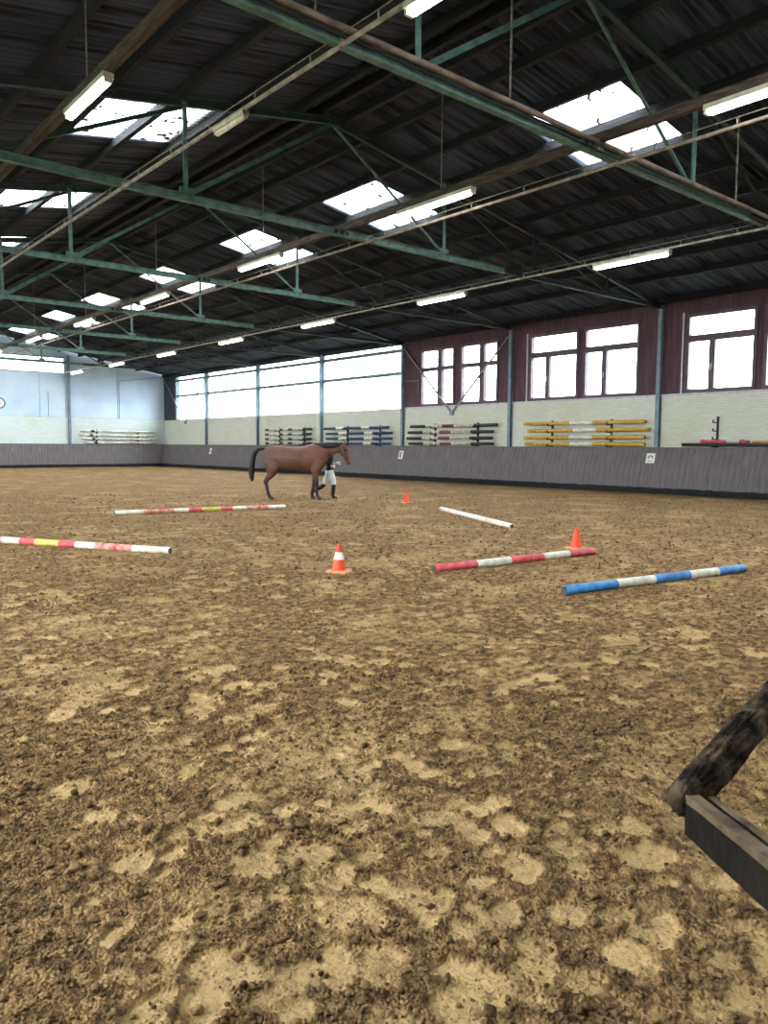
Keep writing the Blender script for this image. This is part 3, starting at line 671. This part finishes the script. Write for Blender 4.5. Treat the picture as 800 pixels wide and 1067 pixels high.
# bay with an almost empty rack
rack(W, 12.46, 2.53, 'black iron hook rack standing empty on the white brick')
pole('dark pole lying low along the wall below the empty hook rack', (PX, 13.57, 1.715), (PX, 8.4, 1.715), [(.5, 'dark'), (.5, 'dark')], .055)
pole('yellow pole lying low behind the red jump cups', (PX+.13, 11.24, 1.79), (PX+.13, 8.2, 1.79), [(.4, 'yellow'), (.2, 'white'), (.4, 'yellow')], .05)
def cup_stack(y0, y1, label):
    rt = thing('jump_cup_tray', label, 'tray', (PX, (y0+y1)/2, 1.75)); off = rt.location
    m_ = MB(off); z = 1.772
    m_.box(PX-.1, PX+.05, y0, y1, z, z+.015); m_.box(PX-.1, PX-.085, y0, y1, z, z+.09); m_.box(PX+.035, PX+.05, y0, y1, z, z+.09)
    m_.build('tray', M['cup'], rt)
    n_ = max(2, int((y1-y0)/.13))
    for k in range(n_):
        yy = y0+(k+.5)*(y1-y0)/n_
        MB(off).box(PX-.08, PX+.03, yy-.035, yy+.035, z+.015, z+.085+.02*(k % 2)).build('cup', M['cup'] if k % 3 else M['white'], rt)
cup_stack(12.08, 12.88, 'long red tray of jump cups at the foot of the empty hook rack')
cup_stack(11.3, 11.57, 'short red tray of jump cups by the end of the yellow pole')
# far end wall poles
EY = LEN-.27
for k, (a, b_) in enumerate(((18.72, 24.27), (18.63, 24.08), (18.78, 24.36), (18.94, 24.35))):
    pole('%s white pole of four on the far end wall' % POS[k], (a, EY, PZ[k]), (b_, EY, PZ[k]), [(.13, 'white'), (.04, 'dark'), (.1, 'white'), (.12, 'dirty'), (.22, 'white'), (.1, 'dirty'), (.17, 'white'), (.12, 'dirty')], .07, group='white poles on the far end wall')
for k, x in enumerate((19.9, 22.9)):
    rt = thing('pole_rack', 'black iron hook rack holding the far end wall poles, %s the window wall' % ['further from', 'nearer to'][k], 'rack', (x, LEN, 1.6)); off = rt.location
    MB(off).box(x-.03, x+.03, LEN-.1, LEN-.045, 1.62, 2.65).build('upright', M['black'], rt)
    for z in PZ:
        m_ = MB(off); m_.box(x-.02, x+.02, EY-.1, LEN-.05, z-.1, z-.071); m_.box(x-.02, x+.02, EY-.1, EY-.073, z-.1, z); m_.build('hook', M['black'], rt)
# poles lying on the sand
def floor_z(p0, p1):
    return float(np.mean([fz(p0[0]+(p1[0]-p0[0])*t, p0[1]+(p1[1]-p0[1])*t) for t in np.linspace(0, 1, 40)]))
def ground_pole(label, a, b, bands, r):
    z = floor_z(a, b) + r*.82
    rt = pole(label, (*a, z), (*b, z), bands, r); end_grain(rt, (*a, z), (*b, z), r); end_grain(rt, (*b, z), (*a, z), r); return rt
ground_pole('blue and white striped pole lying on the sand', (6.80, 5.0), (9.90, 4.5), [(.25, 'blue'), (.2, 'white'), (.2, 'blue'), (.175, 'white'), (.175, 'blue')], .055)
ground_pole('red and white striped pole on the sand in front of a cone', (6.72, 6.95), (9.78, 6.68), [(.23, 'red'), (.2, 'white'), (.21, 'red'), (.175, 'white'), (.185, 'red')], .055)
ground_pole('faded white pole lying alone on the sand by the plain cones', (13.42, 13.65), (11.58, 9.8), [(.1, 'dirty'), (.15, 'pink'), (.45, 'white'), (.1, 'pink'), (.2, 'white')], .055)
rwy = [(.155, 'white'), (.165, 'fadedred'), (.085, 'white'), (.075, 'red'), (.11, 'lemon'), (.075, 'red'), (.085, 'white'), (.135, 'fadedred'), (.115, 'white')]
ground_pole('red, white and yellow pole on the sand beside the tail end of the horse', (6.56, 17.2), (10.69, 16.52), rwy, .055)
ground_pole('red, white and yellow pole on the sand further from the horse', (4.83, 10.55), (4.83-.481*4.3, 10.55+.877*4.3), [(.15, 'white')]+rwy[1:], .055)

# ------------------------------------------------------------------ cones
def cone(x, y, label, h, sleeve):
    z = float(fz(x, y)); rt = thing('traffic_cone', label, 'cone', (x, y, z+.004), R.uniform(0, 1))
    b = MB(); s = .13
    b.add([(q*s, p*s, t) for t in (-.012, .02) for p in (-1, 1) for q in (-1, 1)], [(0, 2, 3, 1), (4, 5, 7, 6), (0, 1, 5, 4), (2, 6, 7, 3), (0, 4, 6, 2), (1, 3, 7, 5)])
    b.build('base', M['cone_base'], rt)
    def rad(t): return .095-(.095-.022)*t
    def seg(t0, t1, nm, m_, ex=0):
        ts = np.linspace(t0, t1, 5); MB().tube([(0, 0, .02+t*(h-.02)) for t in ts], [rad(t)+ex for t in ts], 20).build(nm, m_, rt)
    seg(0, 1, 'cone_body', M['cone']);
    if sleeve: seg(.42, .70, 'reflective_sleeve', M['plainwhite'], .003)
cone(5.81, 7.74, 'orange traffic cone with a white reflective sleeve', .345, True)
cone(10.06, 7.2, 'plain orange cone behind the red and white pole', .33, False)
cone(14.45, 16.1, 'plain orange cone by the tip of the faded white pole', .36, False)

# ------------------------------------------------------------------ signs
def sign_frame(y, zc, w, h, label, name, cat):
    """board lying on the leaning kickboard; local x = along the wall towards the near end, local y = up the slope"""
    t = (zc-KB)/(KT-KB); x = W-.56+.38*t
    rt = thing(name, label, cat, (x-.012, y, zc)); ang = math.atan2(.38, KT-KB)
    # build axes: u = -Y (reads left to right from the arena), v = up slope, n = into the arena
    u = Vector((0, -1, 0)); v = Vector((math.sin(ang), 0, math.cos(ang))); nrm = u.cross(v)
    def put(poly, d0, d1, nm, m_):
        b = MB(); k = len(poly)
        b.add([u*p[0]+v*p[1]+nrm*d0 for p in poly]+[u*p[0]+v*p[1]+nrm*d1 for p in poly], [tuple(range(k))[::-1], tuple(range(k, 2*k))]+[(i, (i+1) % k, k+(i+1) % k, k+i) for i in range(k)])
        return b.build(nm, m_, rt)
    put([(-w/2, -h/2), (w/2, -h/2), (w/2, h/2), (-w/2, h/2)], .0, .014, 'sign_board', M['plainwhite'])
    return rt, put
rt, put = sign_frame(14.72, 1.23, .34, .36, 'white square sign with a black horseshoe on the kickboard', 'horseshoe_sign', 'sign')
arc = [(.09*math.cos(a), .02+.085*math.sin(a)) for a in np.linspace(-.5, math.pi+.5, 17)]; inn = [(.055*math.cos(a), .02+.052*math.sin(a)) for a in np.linspace(math.pi+.35, -.35, 17)]
put(arc+inn, .014, .02, 'horseshoe', M['black'])
for k in range(5): put([(-.09+k*.038, -.125), (-.062+k*.038, -.125), (-.062+k*.038, -.105), (-.09+k*.038, -.105)], .014, .018, 'lettering', M['dirty'])
rt, put = sign_frame(28.02, 1.18, .30, .40, 'white letter board with a black E on the kickboard', 'letter_sign', 'sign')
put([(-.07, -.13), (.08, -.13), (.08, -.08), (-.015, -.08), (-.015, -.03), (.06, -.03), (.06, .025), (-.015, .025), (-.015, .08), (.08, .08), (.08, .13), (-.07, .13)], .014, .02, 'letter_e', M['black'])
rt, put = sign_frame(47.5, 1.19, .26, .40, 'narrow white letter board on the kickboard near the far corner', 'letter_sign', 'sign')
put([(-.05, -.09), (.06, -.09), (.06, .08), (-.05, .08)], .014, .02, 'dark_mark', M['steel'])

# round plate on the far end wall
rt = thing('round_wall_plate', 'round white plate with a dark rim on the pale blue cladding', 'wall plate', (13.62, LEN+.03, 4.27)); off = rt.location
MB(off).tube([(13.62, LEN+.04, 4.27), (13.62, LEN-.02, 4.27)], .3, 28).build('plate', M['plainwhite'], rt)
ring = MB(off); ring.tube([(13.62+.32*math.cos(a), LEN-.01, 4.27+.32*math.sin(a)) for a in np.linspace(0, 2*math.pi, 33)], .04, 8, cap=False); ring.build('rim', M['steel'], rt)
MB(off).box(13.56, 13.72, LEN-.03, LEN-.02, 4.25, 4.29).build('mark', M['steel'], rt)

# ------------------------------------------------------------------ wooden barrier beside the photographer
def wp(depth, px, py):      # a point of the place, worked out once from its distance
    fwd = Vector((math.sin(_y), math.cos(_y), 0)); rgt = Vector((math.cos(_y), -math.sin(_y), 0))
    d = FW*depth + RT*((px-400)/F_PX*depth) - UP*((py-533.5)/F_PX*depth)
    return Vector((0, 0, H_CAM)) + d
A0 = wp(1.62, 717, 829); A1 = wp(2.02, 812, 722); Dl = (A1-A0).normalized()
A2 = A1 + Dl*1.6
B0 = wp(1.60, 728, 846); B1 = wp(1.29, 800, 905); Db = (B1-B0).normalized(); B2 = B1 + Db*.8
rt = thing('wooden_barrier', 'dark weathered barrier of a round log meeting a squared timber', 'barrier', (A0.x, A0.y, 0)); off = rt.location
def log_mesh():
    n_, m_n = 150, 72; L_ = (A2-A0).length+.05; a_ = Dl.cross(Vector((0, 0, 1))).normalized(); b_ = Dl.cross(a_)
    tt, th = np.meshgrid(np.linspace(-.05, L_-.05, n_), np.linspace(0, 2*np.pi, m_n, endpoint=False), indexing='ij')
    furrow = perlin(th*3.4+.6*np.sin(tt*7), tt*5, 51)*.9 - np.abs(perlin(th*6.1+.5*np.sin(tt*11), tt*9, 52))*1.1 + perlin(th*1.3, tt*4, 53)*.22
    rad = .039*(1+.06*tt) + .012*furrow
    rad *= np.sqrt(np.clip(1-np.clip((-tt-.012)/.04, 0, 1)**2, .05, 1))
    co = np.array(A0)[None, None] - np.array(off)[None, None] + tt[..., None]*np.array(Dl) + rad[..., None]*(np.cos(th)[..., None]*np.array(a_)+np.sin(th)[..., None]*np.array(b_))
    v = [tuple(p) for p in co.reshape(-1, 3)]
    f = [(i*m_n+k, i*m_n+(k+1) % m_n, (i+1)*m_n+(k+1) % m_n, (i+1)*m_n+k) for i in range(n_-1) for k in range(m_n)] + [tuple(range(m_n))[::-1], tuple(range((n_-1)*m_n, n_*m_n))]
    m = MB(); m.add(v, f, True); m.build('log_rail', M['log'], rt)
log_mesh()
# squared timber with a groove along its top; paler laths paint its lit strips
up_t = Vector((0, 0, 1)); sd = Db.cross(up_t).normalized(); ut = sd.cross(Db)
def plank(w0, w1, h0, h1, a, b, nm, m_):
    m = MB(off); n_ = 22; vs_ = []; fs = []
    for k in range(n_):
        p = a.lerp(b, k/(n_-1))
        vs_ += [p + sd*(w+R.uniform(-1, 1)*.0012) + ut*(h+R.uniform(-1, 1)*.0012) for (w, h) in ((w0, h0), (w1, h0), (w1, h1), (w0, h1))]
    for k in range(n_-1):
        for q in range(4): fs.append((k*4+q, k*4+(q+1) % 4, k*4+4+(q+1) % 4, k*4+4+q))
    fs += [(0, 3, 2, 1), ((n_-1)*4, (n_-1)*4+1, (n_-1)*4+2, (n_-1)*4+3)]
    m.add(vs_, fs); return m.build(nm, m_, rt)
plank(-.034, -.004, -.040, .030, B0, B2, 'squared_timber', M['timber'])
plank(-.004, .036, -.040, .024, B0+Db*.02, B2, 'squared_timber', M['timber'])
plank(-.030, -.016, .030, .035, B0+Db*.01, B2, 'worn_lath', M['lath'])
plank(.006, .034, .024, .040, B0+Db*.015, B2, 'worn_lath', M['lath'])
for p, r_ in ((A2-Dl*.05, .06), (B2-Db*.05, .06)):
    zt = p.z - .03
    q = MB(off); q.tube([(p.x, p.y, -.1), (p.x, p.y, zt*.5), (p.x, p.y, zt+.08)], [r_*1.05, r_, r_*.95], 12); q.build('post', M['log'], rt)

# ------------------------------------------------------------------ bodies grown from jointed chains
def chain_mesh(mb, ch, n=18):
    """ch: list of (centre, half width across y, half depth in the plane) ; ellipse rings along a path"""
    P = [Vector(c[0]) for c in ch]; vs_ = []; fs = []
    Y_ = Vector((0, 1, 0))
    for i, c in enumerate(ch):
        d = (P[min(i+1, len(P)-1)]-P[max(i-1, 0)]).normalized()
        if len(c) > 3: d = Vector(c[3])
        a = Y_ - d*Y_.dot(d); a.normalize(); b = d.cross(a)
        vs_ += [P[i]+a*math.cos(t)*c[1]+b*math.sin(t)*c[2] for t in (2*math.pi*k/n for k in range(n))]
    for i in range(len(P)-1):
        for k in range(n): fs.append((i*n+k, i*n+(k+1) % n, (i+1)*n+(k+1) % n, (i+1)*n+k))
    m = (len(P)-1)*n
    d0 = (P[0]-P[1]).normalized(); d1 = (P[-1]-P[-2]).normalized()
    k0 = len(vs_); vs_ += [P[0]+d0*min(ch[0][1], ch[0][2])*.6, P[-1]+d1*min(ch[-1][1], ch[-1][2])*.6]
    for k in range(n): fs += [(k0, (k+1) % n, k), (k0+1, m+k, m+(k+1) % n)]
    mb.add(vs_, fs, True)
def fused(name, chains, voxel, smooth, parent, m_):
    mb = MB()
    for c in chains: chain_mesh(mb, c)
    me0 = mb.mesh('tmp'); ob = bpy.data.objects.new('tmp', me0); col.objects.link(ob)
    r = ob.modifiers.new('r', 'REMESH'); r.mode = 'VOXEL'; r.voxel_size = voxel; r.use_smooth_shade = True
    s = ob.modifiers.new('s', 'SMOOTH'); s.factor = .5; s.iterations = smooth
    dg = bpy.context.evaluated_depsgraph_get(); dg.update(); me = bpy.data.meshes.new_from_object(ob.evaluated_get(dg)); me.name = name
    me.polygons.foreach_set('use_smooth', [True]*len(me.polygons))
    bpy.data.objects.remove(ob); bpy.data.meshes.remove(me0); me.materials.clear(); me.materials.append(m_)
    return link(name, me, parent)
U = .00466
def hp(cx, cy, y=0.): return ((cx-300)*U, y, (465-cy)*U)
def horse_coat():
    m = mat('bay_coat', C(110, 70, 53), C(80, 51, 41), 2.4, .5, .1, 40, spec=.35); nt = m.node_tree; N = nt.nodes.new; Lk = nt.links.new; bs = nt.nodes['Principled BSDF']
    src = bs.inputs['Base Color'].links[0].from_socket
    tc = N('ShaderNodeTexCoord'); sp = N('ShaderNodeSeparateXYZ'); Lk(tc.outputs['Object'], sp.inputs[0])
    nz = N('ShaderNodeTexNoise'); nz.inputs['Scale'].default_value = 6; Lk(tc.outputs['Object'], nz.inputs['Vector'])
    ad = N('ShaderNodeMath'); ad.operation = 'MULTIPLY_ADD'; ad.inputs[1].default_value = .16; Lk(nz.outputs['Fac'], ad.inputs[0]); Lk(sp.outputs[2], ad.inputs[2])
    r = N('ShaderNodeValToRGB'); r.color_ramp.elements[0].position = .62; r.color_ramp.elements[1].position = .80; Lk(ad.outputs[0], r.inputs[0])
    mx = N('ShaderNodeMix'); mx.data_type = 'RGBA'; Lk(r.outputs[0], mx.inputs[0]); mx.inputs[6].default_value = C(38, 30, 30); Lk(src, mx.inputs[7])
    Lk(mx.outputs[2], bs.inputs['Base Color']); return m
M['coat'] = horse_coat(); M['hair'] = mat('black_horse_hair', C(30, 26, 28), C(18, 16, 18), 12, .5, .6, 60, stretch=(1, 1, .2))
M['hoof'] = mat('dark_hoof', C(58, 50, 46), C(40, 36, 34), 10, .5); M['leather'] = mat('dark_leather', C(44, 32, 26), C(32, 24, 20), 10, .45)
M['eye'] = mat('eye', C(18, 14, 12), None, rough=.1, spec=.6)
fwd = Vector((math.sin(_y), math.cos(_y), 0))
HZ0 = float(fz(13.2, 19.0))
HORSE = Vector((12.535, 19.09, 0)) + fwd*.17 - Vector((RT0.x, RT0.y, 0))*.075
hr = thing('horse', 'bay horse with black mane and tail led in hand across the sand', 'horse', (HORSE.x, HORSE.y, HZ0), math.atan2(RT0.y, RT0.x))
def ell(cx, top, bot, hw): return (hp(cx, (top+bot)/2), hw, (bot-top)/2*U, (1, 0, 0))
torso = [ell(143, 160, 225, .10), ell(150, 143, 255, .17), ell(164, 131, 276, .22), ell(185, 123, 288, .255), ell(215, 121, 288, .275), ell(255, 122, 280, .28), ell(300, 128, 279, .295), ell(345, 130, 284, .305), ell(390, 127, 290, .30), ell(430, 116, 293, .275), ell(465, 109, 290, .25), ell(500, 112, 278, .235), ell(525, 126, 262, .20), ell(541, 150, 240, .14)]
neck = [(hp(478, 165), .17, .27), (hp(512, 163), .14, .235), (hp(548, 155), .115, .19), (hp(585, 146), .095, .16), (hp(618, 138), .085, .135), (hp(645, 132), .08, .115)]
head = [(hp(640, 126), .08, .09), (hp(652, 138), .105, .135), (hp(658, 160), .11, .15), (hp(666, 184), .092, .118), (hp(675, 207), .068, .088), (hp(682, 224), .064, .08), (hp(686, 238), .054, .06), (hp(687, 243), .03, .03)]
jaw = [(hp(636, 150), .07, .06), (hp(645, 172), .075, .07), (hp(658, 196), .055, .05)]
def hind(y, dx=0, dxh=0):
    return [(hp(203, 205, y*.75), .14, .24, (0, 0, -1)), (hp(202, 240, y*.9), .14, .255, (0, 0, -1)), (hp(203, 268, y), .12, .215, (0, 0, -1)), (hp(198, 294, y), .09, .155, (0, 0, -1)), (hp(184+dx*.3, 316, y), .068, .105), (hp(168+dx*.7, 336, y), .055, .08), (hp(161+dx, 350, y), .05, .068), (hp(166+dx, 376, y), .042, .05),
            (hp(173+dx, 408, y), .04, .047), (hp(178+dx, 430, y), .046, .053), (hp(185+dx+dxh, 443, y), .042, .045), (hp(190+dx+dxh, 450, y), .046, .052)]
def fore(y, pts):
    b = [(hp(492, 210, y*.85), .11, .24), (hp(482, 250, y), .10, .18), (hp(474, 286, y), .085, .125)]
    return b + [(hp(cx, cy, y), r*.85, r) for cx, cy, r in pts]
f_near = [(477, 318, .088), (481, 350, .066), (484, 372, .064), (483, 392, .049), (483, 415, .046), (485, 432, .054), (490, 443, .045), (493, 450, .052)]
f_far = [(468, 318, .086), (462, 350, .066), (460, 370, .064), (455, 390, .049), (449, 412, .046), (446, 430, .054), (448, 442, .045), (450, 450, .052)]
ears = [[(hp(652, 116, s*.045), .03, .03), (hp(656, 104, s*.055), .026, .03), (hp(661, 90, s*.06), .008, .01)] for s in (-1, 1)]
body = fused('body', [torso, neck, head, jaw, hind(-.16), hind(.16, -14, -3), fore(-.15, f_near), fore(.15, f_far)]+ears, .016, 9, hr, M['coat'])
for cx, y in ((195, -.16), (177, .16), (497, -.15), (453, .15)):
    h_ = MB(); x, _, _ = hp(cx, 465); h_.tube([(x+.012, y, 0), (x+.008, y, .03), (x-.006, y, .078)], [.068, .064, .05], 16); h_.build('hoof', M['hoof'], hr)
mane = [[(hp(440, 117, -.02), .02, .02), (hp(468, 116, -.03), .05, .05), (hp(505, 122, -.06), .06, .085), (hp(545, 125, -.07), .06, .10), (hp(585, 124, -.06), .055, .09), (hp(618, 118, -.05), .05, .07), (hp(645, 111, -.01), .04, .045), (hp(666, 118, 0), .035, .035), (hp(675, 138, 0), .022, .02)]]
fused('mane', mane, .012, 3, hr, M['hair'])
tail = [[(hp(158, 146), .04, .045), (hp(135, 144), .045, .045), (hp(108, 150), .055, .055), (hp(86, 170), .065, .07), (hp(74, 205), .075, .082), (hp(68, 250), .08, .09), (hp(65, 295), .075, .088), (hp(66, 325), .06, .075), (hp(69, 345), .035, .045), (hp(70, 354), .012, .015)]]
fused('tail', tail, .014, 4, hr, M['hair'])
for s in (-1, 1):
    e_ = MB(); v, f = ico(2); c = Vector(hp(664, 148, s*.098)); e_.add([c+Vector(p)*.022 for p in v], [tuple(q) for q in f], True); e_.build('eye', M['eye'], hr)
br = thing('bridle', None, None); br.parent = hr
def strap(pts, r=.011): return MB().tube(pts, r, 6).build('strap', M['leather'], br)
def loop(cx, cy, hw, hd, tilt):
    d = Vector((math.sin(tilt), 0, math.cos(tilt))); c = Vector(hp(cx, cy)); s_ = []
    for t in np.linspace(0, 2*math.pi, 21): s_.append(c + Vector((0, 1, 0))*hw*math.cos(t) + Vector((math.cos(tilt), 0, math.sin(tilt)))*hd*math.sin(t))
    return strap(s_)
loop(673, 199, .082, .108, .3); loop(652, 138, .114, .128, -.35)
for s in (-1, 1): strap([hp(648, 124, s*.108), hp(660, 165, s*.118), hp(672, 198, s*.09), hp(676, 218, s*.074)])

# handler walking on the far side of the horse
M['skin'] = mat('skin', C(206, 160, 136), C(190, 142, 120), 6, .5); M['vest'] = mat('dark_navy_vest', C(40, 44, 56), C(30, 33, 44), 8, .8); M['breeches'] = mat('white_breeches', C(226, 232, 232), C(204, 212, 214), 6, .8)
M['boots'] = mat('black_boots', C(28, 27, 30), C(20, 20, 22), 8, .4); M['phair'] = mat('brown_hair', C(70, 50, 36), C(50, 36, 26), 10, .6); M['glove'] = mat('white_glove', C(232, 230, 224), C(214, 210, 204), 8, .7)
PY = .72
pr = thing('person', 'person in dark vest, white breeches and black boots leading the horse', 'person', (HORSE.x, HORSE.y, HZ0), math.atan2(RT0.y, RT0.x))
def q(cx, cy, y=0.): return hp(cx, cy, PY+y)
def rings(lst, k=1.0, add=0.): return [(q(cx, cy, y), a*k+add, b*k+add) for cx, cy, y, a, b in lst]
tors = [(551, 292, 0, .15, .11), (550, 268, 0, .145, .105), (550, 240, 0, .135, .10), (551, 215, 0, .155, .115), (552, 190, 0, .165, .115), (553, 174, 0, .13, .09), (554, 168, 0, .06, .06)]
nck = [(555, 172, 0, .05, .055), (558, 158, 0, .048, .052), (561, 148, 0, .05, .055)]
hd = [(556, 158, 0, .03, .03), (560, 152, 0, .062, .075), (561, 140, 0, .075, .095), (560, 126, 0, .075, .098), (558, 116, 0, .055, .075), (557, 111, 0, .025, .035)]
nose = [(580, 140, 0, .012, .01), (585, 142, 0, .014, .012)]
legf = [(556, 288, -.08, .082, .085), (566, 320, -.085, .08, .082), (578, 350, -.085, .066, .068), (581, 376, -.085, .056, .058), (577, 400, -.085, .055, .058), (574, 430, -.085, .042, .045), (573, 450, -.085, .038, .045)]
footf = [(570, 456, -.085, .038, .035), (585, 459, -.085, .042, .028), (602, 461, -.085, .034, .02)]
legb = [(546, 288, .08, .082, .085), (538, 320, .085, .078, .08), (526, 352, .085, .066, .068), (518, 377, .085, .056, .058), (496, 392, .085, .055, .058), (464, 413, .085, .043, .046), (446, 425, .085, .038, .044)]
footb = [(440, 425, .085, .036, .034), (436, 440, .085, .042, .03), (440, 458, .085, .034, .02)]
def arm(s, el, ha): return [(552, 184, s*.16, .05, .05), (el[0]+4, (184+el[1])/2, s*.2, .044, .046), (el[0], el[1], s*.21, .038, .04), ((el[0]+ha[0])/2, (el[1]+ha[1])/2, s*.19, .034, .036), (ha[0], ha[1], s*.16, .026, .03)]
armr = arm(-1, (544, 238), (564, 258)); arml = arm(1, (560, 240), (596, 238))
def fingers(hx, hy, s):
    out = [[(hx, hy, s*.16, .024, .034), (hx+10, hy-1, s*.16, .02, .042), (hx+19, hy-2, s*.16, .016, .04)]]
    for k in range(4):
        dz = -8+k*5.2; ln = (9, 11, 10, 8)[k]
        out.append([(hx+17, hy+dz, s*.16, .0095, .0095), (hx+17+ln*.6, hy+dz, s*.15, .009, .009), (hx+17+ln*.75, hy+dz+1, s*.125, .0085, .0085), (hx+17+ln*.3, hy+dz+1, s*.11, .008, .008)])
    out.append([(hx+7, hy-7, s*.15, .011, .011), (hx+13, hy-10, s*.125, .01, .01), (hx+20, hy-9, s*.112, .009, .009)])
    return out
sk = .8
fused('person_body', [rings(tors, sk), rings(nck), rings(hd), rings(nose), rings(legf, sk), rings(footf, sk), rings(legb, sk), rings(footb, sk), rings(armr, .9), rings(arml, .9)]+[rings(f_) for f_ in fingers(564, 258, -1)+fingers(596, 238, 1)], .008, 3, pr, M['skin'])
fused('vest', [rings(tors), rings(armr[:3]), rings(arml[:3])], .012, 4, pr, M['vest'])
fused('breeches', [rings([(551, 300, 0, .15, .112), (551, 284, 0, .15, .115)]), rings(legf[:4], 1.25), rings(legb[:4], 1.25)], .012, 4, pr, M['breeches'])
fused('boot', [rings(legf[3:], 1.2), rings(footf, 1.2)], .01, 2, pr, M['boots']); fused('boot', [rings(legb[3:], 1.2), rings(footb, 1.2)], .01, 2, pr, M['boots'])
fused('sleeve', [rings([(544, 226, -.21, .045, .047), (544, 240, -.21, .044, .046), (556, 250, -.185, .041, .043)])], .01, 2, pr, M['vest'])
for hx, hy, s in ((564, 258, -1), (596, 238, 1)): fused('glove', [rings(f_, 1, .004) for f_ in fingers(hx, hy, s)], .007, 2, pr, M['glove'])
fused('hair', [rings([(548, 150, 0, .03, .03), (549, 138, 0, .07, .05), (551, 124, 0, .082, .08), (555, 113, 0, .07, .085), (560, 108, 0, .045, .06)]), rings([(546, 130, 0, .03, .03), (538, 140, 0, .03, .03), (535, 160, 0, .025, .025), (536, 175, 0, .012, .012)])], .01, 3, pr, M['phair'])
ld = thing('lead_rope', 'dark lead rein from the bit of the horse to the gloved hand', 'rope', (HORSE.x, HORSE.y, HZ0), math.atan2(RT0.y, RT0.x))
a = Vector(hp(676, 219, .06)); b = Vector(q(612, 238, .13)); c = Vector(q(582, 256, -.13)); mid = (a+b)/2-Vector((0, 0, .03)); d = Vector(hp(560, 300, PY-.1))
MB().tube([a, a.lerp(mid, .5)-Vector((0, 0, .01)), mid, b.lerp(mid, .5)-Vector((0, 0, .01)), b, b.lerp(c, .5)-Vector((0, 0, .05)), c, c.lerp(d, .5)+Vector((.01, 0, -.01)), d], .009, 6).build('rope', M['leather'], ld)

# ------------------------------------------------------------------ trees beyond the far end wall
def tree(x, y, h, r, label):
    rt = thing('tree', label, 'tree', (x, y, -.3)); v, f = ico(3); m_ = MB()
    for k in range(16):
        c = Vector((R.uniform(-1, 1)*r*.7, R.uniform(-1, 1)*r*.7, h-r*1.1+R.uniform(-1, 1)*r*.8)); s = r*R.uniform(.3, .55)
        m_.add([c+Vector(p)*s*(1+R.uniform(-.22, .22)) for p in v], [tuple(t) for t in f], True)
    m_.build('crown', M['leafgreen'], rt)
    MB().tube([(0, 0, 0), (.1, 0, h*.35), (0, .1, h-r)], [.3, .22, .12], 10).build('trunk', M['bark'], rt)
tree(18.5, 82, 9.4, 2.6, 'taller tree seen through the window under the far roof')
tree(22.6, 92, 9.6, 2.2, 'rounder tree beside the taller tree beyond the far end wall')
tree(26.3, 83, 9.0, 2.0, 'small tree beyond the far end wall close to the corner post')
print('objects', len(bpy.data.objects))
